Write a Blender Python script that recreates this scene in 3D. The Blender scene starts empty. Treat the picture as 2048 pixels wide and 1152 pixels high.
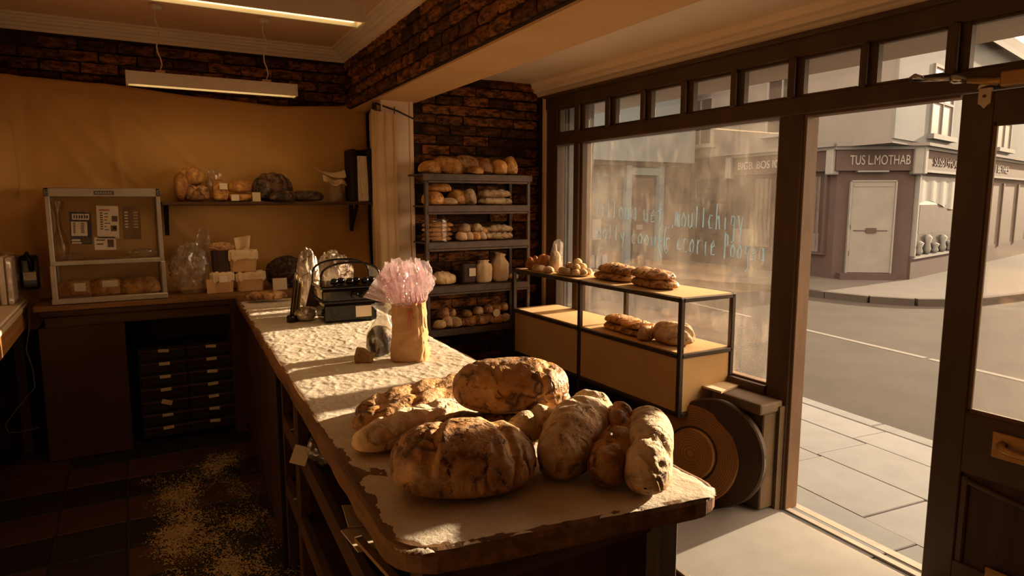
import bpy, bmesh, math, random
from mathutils import Vector, Matrix, noise, Euler

# ------------------------------------------------------------------ camera, world, sun, exposure
SC = bpy.context.scene
COL = SC.collection
CAM_H, FPX, PITCH, AZ = 1.65, 1330.0, math.atan(176 / 1330), math.radians(30)
cd = bpy.data.cameras.new('camera'); cam = bpy.data.objects.new('camera', cd); COL.objects.link(cam)
cam.location = (0, 0, CAM_H)
cam.rotation_euler = (math.pi / 2 - PITCH, 0, -AZ)
cd.sensor_width = 36; cd.lens = 36 * FPX / 2048; cd.clip_start = 0.05; cd.clip_end = 200
SC.camera = cam

SUN_DIR = Vector((-1, -0.06, -0.25)).normalized()
sd = bpy.data.lights.new('sun', 'SUN'); sun = bpy.data.objects.new('sun', sd); COL.objects.link(sun)
sd.energy = 9.0; sd.color = (1.0, 0.77, 0.50); sd.angle = math.radians(0.9)
sun.rotation_euler = SUN_DIR.to_track_quat('-Z', 'Y').to_euler()
sun.location = (30, -10, 12)

wd = bpy.data.worlds.new('sky'); SC.world = wd; wd.use_nodes = True
bg = wd.node_tree.nodes['Background']
bg.inputs[0].default_value = (1.0, 0.68, 0.42, 1); bg.inputs[1].default_value = 3.2

SC.view_settings.view_transform = 'Standard'; SC.view_settings.look = 'None'
SC.view_settings.exposure = 1.0; SC.view_settings.gamma = 1.0
SC.view_settings.use_curve_mapping = False
SC.cycles.max_bounces = 10; SC.cycles.diffuse_bounces = 5; SC.cycles.transparent_max_bounces = 24
SC.cycles.caustics_reflective = False; SC.cycles.caustics_refractive = False

# ------------------------------------------------------------------ helpers
_F = Vector((math.sin(AZ) * math.cos(PITCH), math.cos(AZ) * math.cos(PITCH), -math.sin(PITCH)))
_R = Vector((math.cos(AZ), -math.sin(AZ), 0)); _U = _R.cross(_F)
def at(px, py, **k):
    """point of the photograph's sight line on a real plane (x=, y= or z=)"""
    (a, v), = k.items(); i = 'xyz'.index(a)
    d = _F + _R * ((px - 1024) / FPX) + _U * ((576 - py) / FPX)
    c = Vector((0, 0, CAM_H)); return c + d * ((v - c[i]) / d[i])
def lerp(a, b, t): return a + (b - a) * t
def clamp(v, a=0.0, b=1.0): return max(a, min(b, v))
def sstep(a, b, v):
    t = clamp((v - a) / (b - a)); return t * t * (3 - 2 * t)
def fbm(x, y, z, o=4):
    s = 0; a = 1; t = 0
    for i in range(o):
        s += a * noise.noise((x, y, z)); t += a; a *= .5; x *= 2.03; y *= 2.03; z *= 2.03
    return s / t

class MB:
    def __init__(s): s.v = []; s.f = []
    def add(s, vs, fs, M=None):
        b = len(s.v)
        s.v += [tuple(M @ Vector(p)) for p in vs] if M is not None else [tuple(p) for p in vs]
        s.f += [tuple(i + b for i in q) for q in fs]; return s
    def box(s, x0, x1, y0, y1, z0, z1, M=None):
        return s.add([(x0, y0, z0), (x1, y0, z0), (x1, y1, z0), (x0, y1, z0), (x0, y0, z1), (x1, y0, z1), (x1, y1, z1), (x0, y1, z1)],
                     [(3, 2, 1, 0), (4, 5, 6, 7), (0, 1, 5, 4), (1, 2, 6, 5), (2, 3, 7, 6), (3, 0, 4, 7)], M)
    def prism(s, poly, z0, z1, M=None):
        n = len(poly)
        return s.add([(x, y, z0) for x, y in poly] + [(x, y, z1) for x, y in poly],
                     [tuple(range(n - 1, -1, -1)), tuple(range(n, 2 * n))] + [(i, (i + 1) % n, n + (i + 1) % n, n + i) for i in range(n)], M)
    def tube(s, pts, r, n=8, cap=True):
        pts = [Vector(p) for p in pts]; m = len(pts); rs = r if isinstance(r, (list, tuple)) else [r] * m
        vs = []; fs = []; nrm = None
        for i, p in enumerate(pts):
            t = (pts[min(i + 1, m - 1)] - pts[max(i - 1, 0)]).normalized()
            if nrm is None:
                nrm = t.orthogonal().normalized()
            else:
                nrm = (nrm - t * nrm.dot(t)).normalized()
            b = t.cross(nrm)
            for k in range(n):
                a = 2 * math.pi * k / n
                vs.append(p + (nrm * math.cos(a) + b * math.sin(a)) * rs[i])
        for i in range(m - 1):
            for k in range(n):
                fs.append((i * n + k, i * n + (k + 1) % n, (i + 1) * n + (k + 1) % n, (i + 1) * n + k))
        if cap: fs += [tuple(range(n - 1, -1, -1)), tuple(range((m - 1) * n, m * n))]
        return s.add(vs, fs)
    def lathe(s, prof, n=32, M=None):
        vs = []; fs = []; m = len(prof)
        for r, z in prof:
            for k in range(n):
                a = 2 * math.pi * k / n; vs.append((max(r, 1e-4) * math.cos(a), max(r, 1e-4) * math.sin(a), z))
        for i in range(m - 1):
            for k in range(n):
                fs.append((i * n + k, i * n + (k + 1) % n, (i + 1) * n + (k + 1) % n, (i + 1) * n + k))
        fs += [tuple(range(n - 1, -1, -1)), tuple(range((m - 1) * n, m * n))]
        return s.add(vs, fs, M)
    def grid(s, fn, nu, nv, wrap=False, keep=None):
        vs = [fn(i / nu, j / nv) for j in range(nv + 1) for i in range(nu + (0 if wrap else 1))]
        w = nu if wrap else nu + 1; fs = []
        for j in range(nv):
            for i in range(nu):
                i2 = (i + 1) % w
                if keep is None or keep((i + .5) / nu, (j + .5) / nv):
                    fs.append((j * w + i, j * w + i2, (j + 1) * w + i2, (j + 1) * w + i))
        return s.add(vs, fs)
    def mesh(s, name, mat=None, smooth=False, bevel=0, seg=1):
        me = bpy.data.meshes.new(name); me.from_pydata(s.v, [], s.f)
        if bevel:
            bm = bmesh.new(); bm.from_mesh(me)
            bmesh.ops.bevel(bm, geom=list(bm.edges), offset=bevel, segments=seg, affect='EDGES', profile=.5, clamp_overlap=True)
            bm.to_mesh(me); bm.free()
        if smooth: me.polygons.foreach_set('use_smooth', [True] * len(me.polygons))
        if mat: me.materials.append(mat)
        me.update(); return me
    def build(s, name, mat, parent=None, smooth=False, bevel=0, seg=1, loc=None, rot=None):
        return link(name, s.mesh(name, mat, smooth, bevel, seg), parent, loc, rot)

def link(name, me, parent=None, loc=None, rot=None):
    o = bpy.data.objects.new(name, me); COL.objects.link(o)
    if parent is not None: o.parent = parent
    if loc is not None: o.location = loc
    if rot is not None: o.rotation_euler = rot
    return o
def wlink(o, root):
    """parent an object whose mesh is in world coordinates under an unrotated root"""
    o.parent = root; o.matrix_parent_inverse = Matrix.Translation(-abspos(root)); return o
def abspos(o):
    p = Vector(o.location); q = o.parent
    if q is not None and not o.get('_w'): p = p + abspos(q)
    return p
def wb(mb, name, mat, root, **k): return wlink(mb.build(name, mat, **k), root)
def sub(mb, name, mat, part, **k):
    """sub-part in world coordinates under a part that is itself in world coordinates (part has zero location)"""
    o = mb.build(name, mat, **k); o.parent = part; return o
def tag(o, label=None, cat=None, group=None, kind=None):
    for k, v in (('label', label), ('category', cat), ('group', group), ('kind', kind)):
        if v: o[k] = v
    return o
def thing(name, label, cat, loc=(0, 0, 0), group=None, rot=None):
    o = bpy.data.objects.new(name, None); COL.objects.link(o); o.location = loc; o.empty_display_size = .05
    if rot is not None: o.rotation_euler = rot
    return tag(o, label, cat, group)
def struct(name, loc=(0, 0, 0)):
    o = bpy.data.objects.new(name, None); COL.objects.link(o); o.location = loc; o['kind'] = 'structure'; return o
def dup(o, parent=None):
    c = o.copy(); COL.objects.link(c); c.parent = parent
    for ch in list(o.children): dup(ch, c)
    return c

# ------------------------------------------------------------------ materials
MATS = {}
class NT:
    def __init__(s, name):
        s.m = bpy.data.materials.new(name); s.m.use_nodes = True; s.t = s.m.node_tree
        s.n = s.t.nodes; s.p = s.n['Principled BSDF']; s.out = s.n['Material Output']
    def node(s, typ, **k):
        nd = s.n.new(typ)
        for a, v in k.items(): setattr(nd, a, v)
        return nd
    def L(s, a, b): s.t.links.new(a, b)
    def coords(s, scale=(1, 1, 1), which='Object'):
        tc = s.node('ShaderNodeTexCoord'); mp = s.node('ShaderNodeMapping'); mp.inputs['Scale'].default_value = scale
        s.L(tc.outputs[which], mp.inputs[0]); return mp.outputs[0]
    def noise(s, vec, scale, detail=4, rough=.6):
        nd = s.node('ShaderNodeTexNoise'); nd.inputs['Scale'].default_value = scale; nd.inputs['Detail'].default_value = detail
        nd.inputs['Roughness'].default_value = rough; s.L(vec, nd.inputs['Vector']); return nd.outputs['Fac']
    def ramp(s, fac, stops):
        r = s.node('ShaderNodeValToRGB'); e = r.color_ramp.elements
        while len(e) < len(stops): e.new(.5)
        for x, (p, c) in zip(e, stops): x.position = p; x.color = (*c, 1)
        s.L(fac, r.inputs[0]); return r.outputs[0]
    def mix(s, fac, a, b, mode='MIX'):
        m = s.node('ShaderNodeMix', data_type='RGBA', blend_type=mode)
        for val, idx in ((fac, 0), (a, 6), (b, 7)):
            if hasattr(val, 'links'): s.L(val, m.inputs[idx])
            else: m.inputs[idx].default_value = val if idx == 0 else (*val, 1)
        return m.outputs[2]
    def math(s, op, a, b=None, c=None, cl=False):
        m = s.node('ShaderNodeMath', operation=op, use_clamp=cl)
        for i, v in enumerate((a, b, c)):
            if v is None: continue
            if hasattr(v, 'links'): s.L(v, m.inputs[i])
            else: m.inputs[i].default_value = v
        return m.outputs[0]
    def bump(s, h, strength=.3, dist=.01):
        b = s.node('ShaderNodeBump'); b.inputs['Strength'].default_value = strength; b.inputs['Distance'].default_value = dist
        s.L(h, b.inputs['Height']); s.L(b.outputs[0], s.p.inputs['Normal'])
    def color(s, c):
        if hasattr(c, 'links'): s.L(c, s.p.inputs['Base Color'])
        else: s.p.inputs['Base Color'].default_value = (*c, 1)
    def set(s, rough=.6, metal=0, spec=.4):
        s.p.inputs['Roughness'].default_value = rough; s.p.inputs['Metallic'].default_value = metal
        s.p.inputs['Specular IOR Level'].default_value = spec; return s

def mat(name, c, c2=None, scale=8, rough=.7, metal=0, bump=0, bscale=None, stretch=(1, 1, 1), spec=.3, dist=.005, rnd=0, detail=5):
    if name in MATS: return MATS[name]
    t = NT(name); t.set(rough, metal, spec)
    v = t.coords(stretch)
    c2 = c2 or tuple(x * .7 for x in c)
    f = t.noise(v, scale, detail)
    colr = t.ramp(f, [(.32, c2), (.68, c)])
    if rnd:
        oi = t.node('ShaderNodeObjectInfo')
        k = t.math('MULTIPLY_ADD', oi.outputs['Random'], rnd, 1 - rnd / 2)
        hs = t.node('ShaderNodeHueSaturation'); t.L(k, hs.inputs['Value']); t.L(colr, hs.inputs['Color']); colr = hs.outputs[0]
    t.color(colr)
    if bump: t.bump(t.noise(v, bscale or scale * 4, 4), bump, dist)
    MATS[name] = t.m; return t.m

def wood(name, c, c2, axis='Y', rough=.6, bump=.25):
    st = {'X': (.6, 9, 9), 'Y': (9, .6, 9), 'Z': (9, 9, .6)}[axis]
    return mat(name, c, c2, scale=3, rough=rough, bump=bump, bscale=6, stretch=st, dist=.004)

def crust(name, hi, mid, lo, flour=.3, gloss=.55, crack=1.0):
    t = NT(name); t.set(gloss, 0, .35)
    v = t.coords()
    oi = t.node('ShaderNodeObjectInfo')
    va = t.node('ShaderNodeVectorMath', operation='ADD'); t.L(v, va.inputs[0])
    cx = t.node('ShaderNodeCombineXYZ'); k = t.math('MULTIPLY', oi.outputs['Random'], 37.0)
    for i in range(3): t.L(k, cx.inputs[i])
    t.L(cx.outputs[0], va.inputs[1]); v = va.outputs[0]
    n1 = t.noise(v, 9, 6, .65); n2 = t.noise(v, 45, 4, .6); n3 = t.noise(v, 16, 5, .7)
    base = t.ramp(n1, [(.36, lo), (.5, mid), (.64, hi)])
    at_ = t.node('ShaderNodeAttribute', attribute_name='cut')
    base = t.mix(t.math('MULTIPLY', at_.outputs['Fac'], .75), base, tuple(min(1, x * 1.35) for x in hi))
    vo = t.node('ShaderNodeTexVoronoi', feature='DISTANCE_TO_EDGE'); vo.inputs['Scale'].default_value = 11
    wv = t.node('ShaderNodeVectorMath', operation='MULTIPLY_ADD')
    nn = t.node('ShaderNodeTexNoise'); nn.inputs['Scale'].default_value = 14; t.L(v, nn.inputs['Vector'])
    t.L(nn.outputs['Color'], wv.inputs[0]); wv.inputs[1].default_value = (.12, .12, .12); t.L(v, wv.inputs[2])
    t.L(wv.outputs[0], vo.inputs['Vector'])
    ck = t.math('SMOOTH_MIN', t.math('MULTIPLY', vo.outputs['Distance'], 9), 1.0, .3)
    ck = t.math('MAXIMUM', ck, t.math('GREATER_THAN', n3, .5))
    base = t.mix(t.math('MULTIPLY', t.math('SUBTRACT', 1.0, ck, cl=True), .85 * crack), base, tuple(x * .30 for x in lo))
    ge = t.node('ShaderNodeNewGeometry'); sp = t.node('ShaderNodeSeparateXYZ'); t.L(ge.outputs['Normal'], sp.inputs[0])
    up = t.math('MULTIPLY_ADD', sp.outputs[2], .6, .35, cl=True)
    fm = t.math('MULTIPLY', up, t.math('MULTIPLY_ADD', n3, 2.2, -1.2 + flour * 1.1, cl=True))
    fm = t.math('MULTIPLY', fm, t.math('MULTIPLY_ADD', n2, .9, .45, cl=True), cl=True)
    base = t.mix(fm, base, (.74, .62, .45))
    hs = t.node('ShaderNodeHueSaturation'); t.L(base, hs.inputs['Color'])
    t.L(t.math('MULTIPLY_ADD', oi.outputs['Random'], .3, .85), hs.inputs['Value'])
    t.color(hs.outputs[0])
    t.L(t.math('MULTIPLY_ADD', fm, .35, gloss, cl=True), t.p.inputs['Roughness'])
    h = t.math('ADD', t.math('MULTIPLY', n1, .7), t.math('ADD', t.math('MULTIPLY', n2, .35), t.math('MULTIPLY', ck, .25 * crack)))
    t.bump(h, 1.0, .018)
    MATS[name] = t.m; return t.m

def schlick(t):
    w = t.node('ShaderNodeLayerWeight'); w.inputs['Blend'].default_value = .5
    return t.math('MULTIPLY_ADD', t.math('POWER', w.outputs['Facing'], 5.0), .95, .04)
def film(name, tint=(1, 1, 1), body=.15, gloss=.25, rough=.12, bcol=None, scale=30):
    """thin clear film or dusty glass: see-through, with a little gloss and a little milky body"""
    t = NT(name); n = t.n; n.remove(t.p)
    tr = t.node('ShaderNodeBsdfTransparent'); tr.inputs[0].default_value = (*tint, 1)
    gl = t.node('ShaderNodeBsdfGlossy'); gl.inputs['Roughness'].default_value = rough; gl.inputs[0].default_value = (.9, .9, .9, 1)
    df = t.node('ShaderNodeBsdfDiffuse'); tl = t.node('ShaderNodeBsdfTranslucent')
    for d in (df, tl): d.inputs[0].default_value = (*(bcol or tint), 1)
    ad = t.node('ShaderNodeMixShader'); ad.inputs[0].default_value = .5; t.L(df.outputs[0], ad.inputs[1]); t.L(tl.outputs[0], ad.inputs[2])
    v = t.coords()
    m1 = t.node('ShaderNodeMixShader'); t.L(t.math('MULTIPLY', t.noise(v, scale, 4), body * 2, cl=True), m1.inputs[0]); t.L(tr.outputs[0], m1.inputs[1]); t.L(ad.outputs[0], m1.inputs[2])
    lw = schlick(t)
    b = t.node('ShaderNodeBump'); b.inputs['Strength'].default_value = .25; b.inputs['Distance'].default_value = .01; t.L(t.noise(v, scale * 1.3, 3), b.inputs['Height'])
    t.L(b.outputs[0], gl.inputs['Normal'])
    m2 = t.node('ShaderNodeMixShader'); t.L(t.math('MULTIPLY_ADD', lw, gloss * 2, gloss * .12, cl=True), m2.inputs[0])
    t.L(m1.outputs[0], m2.inputs[1]); t.L(gl.outputs[0], m2.inputs[2]); t.L(m2.outputs[0], t.out.inputs[0])
    MATS[name] = t.m; return t.m

def glass(name, dirt=.06, streak=.0, tint=(.93, .93, .92), refl=1.0):
    t = NT(name); t.n.remove(t.p)
    tr = t.node('ShaderNodeBsdfTransparent'); tr.inputs[0].default_value = (*tint, 1)
    gl = t.node('ShaderNodeBsdfGlossy'); gl.inputs['Roughness'].default_value = .02
    tl = t.node('ShaderNodeBsdfTranslucent'); tl.inputs[0].default_value = (.75, .66, .56, 1)
    df = t.node('ShaderNodeBsdfDiffuse'); df.inputs[0].default_value = (.5, .42, .34, 1)
    mx = t.node('ShaderNodeMixShader'); mx.inputs[0].default_value = .5; t.L(df.outputs[0], mx.inputs[1]); t.L(tl.outputs[0], mx.inputs[2])
    v = t.coords((1, 1, .7)); v2 = t.coords((1, 1, .4))
    a = t.ramp(t.noise(v, 3.0, 6, .65), [(.42, (0, 0, 0)), (.72, (1, 1, 1))])
    b_ = t.ramp(t.noise(v2, 16, 4, .6), [(.55, (0, 0, 0)), (.75, (1, 1, 1))])
    f = t.math('ADD', t.math('MULTIPLY_ADD', a, streak, dirt), t.math('MULTIPLY', b_, streak * .8), cl=True)
    m1 = t.node('ShaderNodeMixShader'); t.L(f, m1.inputs[0]); t.L(tr.outputs[0], m1.inputs[1]); t.L(mx.outputs[0], m1.inputs[2])
    fr = schlick(t)
    m2 = t.node('ShaderNodeMixShader'); t.L(t.math('MULTIPLY', fr, refl, cl=True), m2.inputs[0]); t.L(m1.outputs[0], m2.inputs[1]); t.L(gl.outputs[0], m2.inputs[2])
    t.L(m2.outputs[0], t.out.inputs[0]); MATS[name] = t.m; return t.m

def emit(name, c, s):
    t = NT(name); t.p.inputs['Emission Color'].default_value = (*c, 1); t.p.inputs['Emission Strength'].default_value = s
    t.color(c); MATS[name] = t.m; return t.m

def brickmat():
    t = NT('old_brick'); t.set(.85, 0, .2)
    oi = t.node('ShaderNodeObjectInfo'); v = t.coords()
    va = t.node('ShaderNodeVectorMath', operation='ADD'); t.L(v, va.inputs[0])
    cx = t.node('ShaderNodeCombineXYZ'); k = t.math('MULTIPLY', oi.outputs['Random'], 41.0)
    for i in range(3): t.L(k, cx.inputs[i])
    t.L(cx.outputs[0], va.inputs[1]); v = va.outputs[0]
    per = t.ramp(oi.outputs['Random'], [(0, (.07, .030, .012)), (.3, (.17, .066, .021)), (.55, (.32, .122, .035)), (.8, (.47, .195, .054)), (1, (.11, .046, .017))])
    mp2 = t.node('ShaderNodeMapping'); mp2.inputs['Scale'].default_value = (1, 1, 2.6); t.L(v, mp2.inputs[0])
    n = t.noise(mp2.outputs[0], 15, 7, .72)
    c = t.mix(t.ramp(n, [(.40, (0, 0, 0)), (.58, (.92, .92, .92))]), per, (.022, .011, .006))
    c = t.mix(t.ramp(t.noise(v, 60, 3), [(.62, (0, 0, 0)), (.7, (.5, .5, .5))]), c, (.38, .19, .06))
    t.color(c); t.bump(t.noise(v, 40, 5), .7, .012); MATS['old_brick'] = t.m; return t.m

BRICK = brickmat()
MORTAR = mat('dark_mortar', (.045, .022, .010), (.018, .009, .005), 14, .9, bump=.5, bscale=60, dist=.01)
PLASTER = mat('cream_plaster', (0.92, 0.76, 0.57), (0.86, 0.69, 0.5), 3, .8, bump=.08, bscale=40)
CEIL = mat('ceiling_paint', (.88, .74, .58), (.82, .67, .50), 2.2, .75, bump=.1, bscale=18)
FRAME = mat('dark_frame_paint', (.085, .047, .021), (.06, .032, .014), 6, .5, bump=.1, bscale=30, stretch=(1, 1, .3))
FRAME_L = mat('lighter_frame_edge', (.17, .10, .05), (.10, .058, .028), 9, .6, bump=.2, bscale=40, stretch=(1, 1, .2))  # lighter brown than the frame, used on chosen beads only
WOOD_D = wood('dark_stained_wood', (.065, .028, .011), (.028, .012, .005), 'Z')
WOOD_DY = wood('dark_stained_wood_long', (.085, .038, .015), (.035, .015, .006), 'Y')
WOOD_DX = wood('dark_stained_wood_cross', (.10, .046, .018), (.045, .019, .008), 'X')
WOOD_M = wood('brown_bench_wood', (.26, .125, .042), (.13, .058, .02), 'X')
WOOD_O = wood('orange_bench_edge', (.46, .21, .06), (.28, .12, .035), 'Y')
CLOTH = mat('tan_backdrop_cloth', (0.6, 0.35, 0.11), (0.53, 0.3, 0.09), 2.5, .9, bump=.15, bscale=180, dist=.002)
CURT = mat('pale_curtain_cloth', (.64, .46, .27), (.56, .39, .22), 4, .9, bump=.15, bscale=160, dist=.002)
FLOUR = mat('flour', (.68, .61, .50), (.58, .50, .39), 20, .95, bump=.6, bscale=70, dist=.004)
FLOUR_F = mat('floor_flour', (.42, .30, .15), (.24, .16, .08), 30, .95)
TILE_R = mat('dark_red_tile', (0.055, 0.021, 0.009), (0.03, 0.011, 0.005), 6, .55, bump=.15, bscale=30, rnd=.5)
TILE_B = mat('black_tile', (0.016, 0.011, 0.008), (0.009, 0.006, 0.004), 6, .5, bump=.15, bscale=30, rnd=.5)
GROUT = mat('floor_grout', (.06, .04, .022), (.03, .02, .012), 20, .9)
MATM = mat('beige_mat', (.225, .215, .205), (.195, .184, .172), 5, .9, bump=.25, bscale=260, dist=.002)
STEEL_D = mat('dark_steel', (.035, .026, .020), (.055, .034, .02), 16, .45, .3, bump=.1, bscale=60, spec=.5)
RACKP = mat('rack_grey_paint', (.115, .085, .070), (.075, .052, .04), 14, .5, .2)
BOARD = mat('beige_board', (.61, .41, .19), (.55, .365, .165), 4, .8, bump=.06, bscale=120)
ALU = mat('aluminium', (.52, .47, .40), (.44, .39, .32), 12, .42, .75, spec=.5)
PAPER = mat('white_paper', (.80, .70, .56), (.72, .61, .47), 14, .9)
CARD = mat('price_card', (.66, .54, .38), (.58, .46, .31), 14, .9)
KRAFT = mat('kraft_paper', (.58, .36, .17), (.48, .28, .12), 9, .85, bump=.25, bscale=30, dist=.006)
KRAFT_L = mat('pale_paper_wrap', (.74, .58, .37), (.62, .45, .25), 16, .9, bump=.4, bscale=40, dist=.005)
BLACKG = mat('black_gloss_plastic', (.008, .006, .005), (.005, .004, .003), 8, .10, spec=.35)
BLACKM = mat('black_matt', (.016, .012, .009), (.010, .008, .006), 8, .6)
WHITEM = mat('white_enamel', (.74, .62, .48), (.68, .56, .42), 5, .55)
BRASS = mat('dull_brass', (.46, .26, .07), (.34, .18, .045), 12, .42, .6, spec=.5)
CREAMM = mat('cream_painted_metal', (.66, .56, .40), (.55, .45, .31), 14, .6)
CABLE = mat('grey_cable', (.07, .055, .04), None, 8, .7)
SILVERF = mat('crinkled_silver_foil', (.62, .54, .44), (.50, .42, .33), 12, .28, .55, bump=.5, bscale=22, dist=.02, spec=.6)
BOOK = mat('dark_cover', (.05, .022, .014), (.03, .014, .009), 8, .45)
STRIPE = mat('yellowed_page_edges', (.34, .22, .08), (.12, .07, .025), 30, .8, stretch=(1, 1, .05))
STONEB = mat('crusty_heel', (.36, .21, .085), (.20, .10, .035), 30, .9, bump=.6, bscale=60)
PINK = film('pink_cellophane', (.99, .93, .94), .26, .55, .09, (.97, .80, .83), 22)
PINKD = mat('red_pink_ribbon', (.62, .16, .16), (.42, .09, .08), 10, .5)
CLEAR = film('clear_bag_film', (.95, .92, .87), .10, .5, .10, (.8, .72, .62), 26)
CLEAR_T = film('thin_bag_film', (.97, .95, .92), .05, .45, .08, (.8, .72, .62), 26)
MILKY = film('milky_plastic', (.92, .86, .78), .30, .4, .18, (.78, .66, .5), 20)
GLASS_MAIN = glass('dusty_window_glass', .022, .055, (.97, .955, .94))
GLASS_C = glass('window_glass', .006, .012, (.98, .975, .97))
GLASS_CASE = glass('case_glass', .02, .03, (.97, .965, .95))
CR_DARK = crust('dark_crust', (.50, .27, .095), (.33, .155, .048), (.13, .052, .016), .18, .6)
CR_MID = crust('brown_crust', (.56, .30, .10), (.40, .19, .055), (.19, .075, .02), .16, .5)
CR_GOLD = crust('golden_crust', (.66, .36, .10), (.50, .235, .055), (.29, .11, .024), .06, .38, .6)
CR_FLOUR = crust('floured_crust', (.60, .37, .16), (.45, .25, .09), (.26, .12, .04), .85, .7)
CR_PALE = crust('pale_crust', (.70, .48, .22), (.58, .36, .14), (.38, .20, .07), .55, .65, .5)
CR_BLACK = crust('burnt_crust', (.16, .08, .03), (.075, .034, .013), (.03, .014, .007), .12, .5)
# outside
SLAB = mat('paving_stone', (0.15, 0.16, 0.172), (0.132, 0.14, 0.15), 5, .9, bump=.15, bscale=60, rnd=.16, spec=.04)
SLABJ = mat('paving_joint', (0.075, 0.072, 0.07), (0.0645, 0.0619, 0.0602), 20, .95)
KERB = mat('kerb_stone', (0.14, 0.148, 0.158), (0.12, 0.127, 0.136), 8, .9, bump=.15, bscale=50, rnd=.15, spec=.04)
ROAD = mat('asphalt', (0.042, 0.039, 0.038), (0.033, 0.031, 0.03), 1.3, .9, bump=.4, bscale=140, dist=.01, detail=8, spec=.04)
ROADP = mat('road_paint', (0.115, 0.115, 0.115), (0.0989, 0.0989, 0.0989), 12, .85, spec=.04)
PAVEF = mat('far_paving', (0.068, 0.066, 0.066), (0.0585, 0.0568, 0.0568), 2, .9, spec=.04)
RENDER_P = mat('pinkish_render', (0.122, 0.122, 0.128), (0.105, 0.105, 0.11), 1.2, .9, bump=.1, bscale=30, spec=.04)
RENDER_W = mat('cream_render', (0.105, 0.118, 0.13), (0.0903, 0.101, 0.112), 1.4, .9, spec=.04)
SHOPB = mat('brown_shop_paint', (0.052, 0.04, 0.04), (0.0447, 0.0344, 0.0344), 3, .7, spec=.04)
SHOPS = mat('stallriser_brown', (0.05, 0.038, 0.038), (0.043, 0.0327, 0.0327), 2, .8, spec=.04)
SHOPW = mat('white_shop_trim', (0.135, 0.142, 0.148), (0.116, 0.122, 0.127), 5, .8, spec=.04)
SHOPDOOR = mat('white_shop_door', (0.135, 0.137, 0.138), (0.116, 0.118, 0.119), 3, .7, spec=.04)
SLATE = mat('slate_roof', (0.05, 0.05, 0.05), (0.043, 0.043, 0.043), 6, .8, spec=.04)
BLUEP = mat('pale_blue_paint', (.088, .112, .135), (.078, .10, .122), 2, .7, spec=.04)
BLUEF = mat('pale_blue_frame', (0.09, 0.12, 0.15), (0.0774, 0.103, 0.129), 4, .7, spec=.04)
SHOPGLASS = mat('dark_shop_glass', (0.04, 0.034, 0.033), (0.028, 0.024, 0.023), 1.5, .12, spec=.6)
LETTER = mat('sign_letter_paint', (0.19, 0.195, 0.2), (0.163, 0.168, 0.172), 5, .7, spec=.04)
LETTER_D = mat('faded_letter_paint', (0.085, 0.075, 0.075), (0.0731, 0.0645, 0.0645), 5, .7, spec=.04)
BLUEW = film('pale_blue_marker', (.80, .90, .95), .30, .03, .5, (.26, .38, .47), 60)
PRINT_B = mat('blue_print', (.05, .06, .10), (.035, .04, .07), 9, .6)
PRINT_K = mat('grey_print', (.13, .09, .07), None, 9, .6)
PRINT_R = mat('orange_print', (.55, .22, .10), None, 9, .6)
TUBE = emit('lit_tube', (1.0, .80, .38), 1.15)
TERRA = crust('terracotta_crust', (.50, .20, .06), (.38, .135, .036), (.24, .075, .02), .0, .5, .3)

# ================================================================== THE SETTING
rng = random.Random(7)
XW = 2.99            # shop front plane
YB, YBAY = 5.45, 4.75
Z_MAIN, Z_BAY, Z_SOF = 2.82, 2.58, 2.36

def brick_variants(n=6):
    out = []
    for k in range(n):
        r = random.Random(100 + k)
        vs = []; L, H, D = .213, .064, .028
        nx, nz = 4, 2
        mb = MB()
        def f(u, v, L=L, H=H, D=D, r=r):
            e = min(u, 1 - u, v * .6, (1 - v) * .6)
            d = D * (1 if .01 < e else .55) + r.uniform(-.006, .006)
            return ((u - .5) * L + r.uniform(-.005, .005), -d, (v - .5) * H + r.uniform(-.004, .004))
        mb.grid(f, nx, nz)
        b = len(mb.v); w = nx + 1
        ring = [i for i in range(w)] + [j * w + nx for j in range(1, nz + 1)] + [nz * w + i for i in range(nx - 1, -1, -1)] + [j * w for j in range(nz - 1, 0, -1)]
        for i in ring:
            p = mb.v[i]; mb.v.append((p[0], .004, p[2]))
        m = len(ring)
        for i in range(m): mb.f.append((ring[(i + 1) % m], ring[i], b + i, b + (i + 1) % m))
        me = mb.mesh('brick', BRICK); out.append(me)
    return out
BRICKS = brick_variants()
def lay_bricks(root, x0, x1, z0, z1, M, skip=None):
    row = 0; z = z0 + .036
    while z < z1 - .01:
        x = x0 + (.112 if row % 2 else 0) + .1
        while x < x1 + .02:
            if not (skip and skip(x, z)) and rng.random() > .02:
                o = link('brick', rng.choice(BRICKS), root)
                sx = 1.0
                if x + .107 > x1: sx = max(.25, (x1 - x + .107) / .213)
                xx = x if sx == 1 else x1 - .107 * sx
                o.matrix_basis = M @ Matrix.Translation((xx + rng.uniform(-.003, .003), 0, z + rng.uniform(-.003, .003))) @ Euler((rng.uniform(-.05, .05), rng.uniform(-.012, .012), rng.uniform(-.03, .03))).to_matrix().to_4x4() @ Matrix.Diagonal((sx, 1, rng.uniform(.92, 1.04), 1))
            x += .225
        z += .0745; row += 1

# back wall with brick band above the cloth
w = struct('wall_back')
wb(MB().box(-1.3, 1.98, YB, YB + .15, -.1, 2.95), 'mortar_bed', MORTAR, w)
lay_bricks(w, -1.2, 1.62, 2.12, 2.74, Matrix.Translation((0, YB, 0)))
# bay wall behind the bread rack
w = struct('wall_bay')
wb(MB().box(1.80, 3.12, YBAY, YBAY + .12, -.1, 2.75), 'mortar_bed', MORTAR, w)
lay_bricks(w, 1.86, 2.99, .28, 2.60, Matrix.Translation((0, YBAY, 0)))
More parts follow.
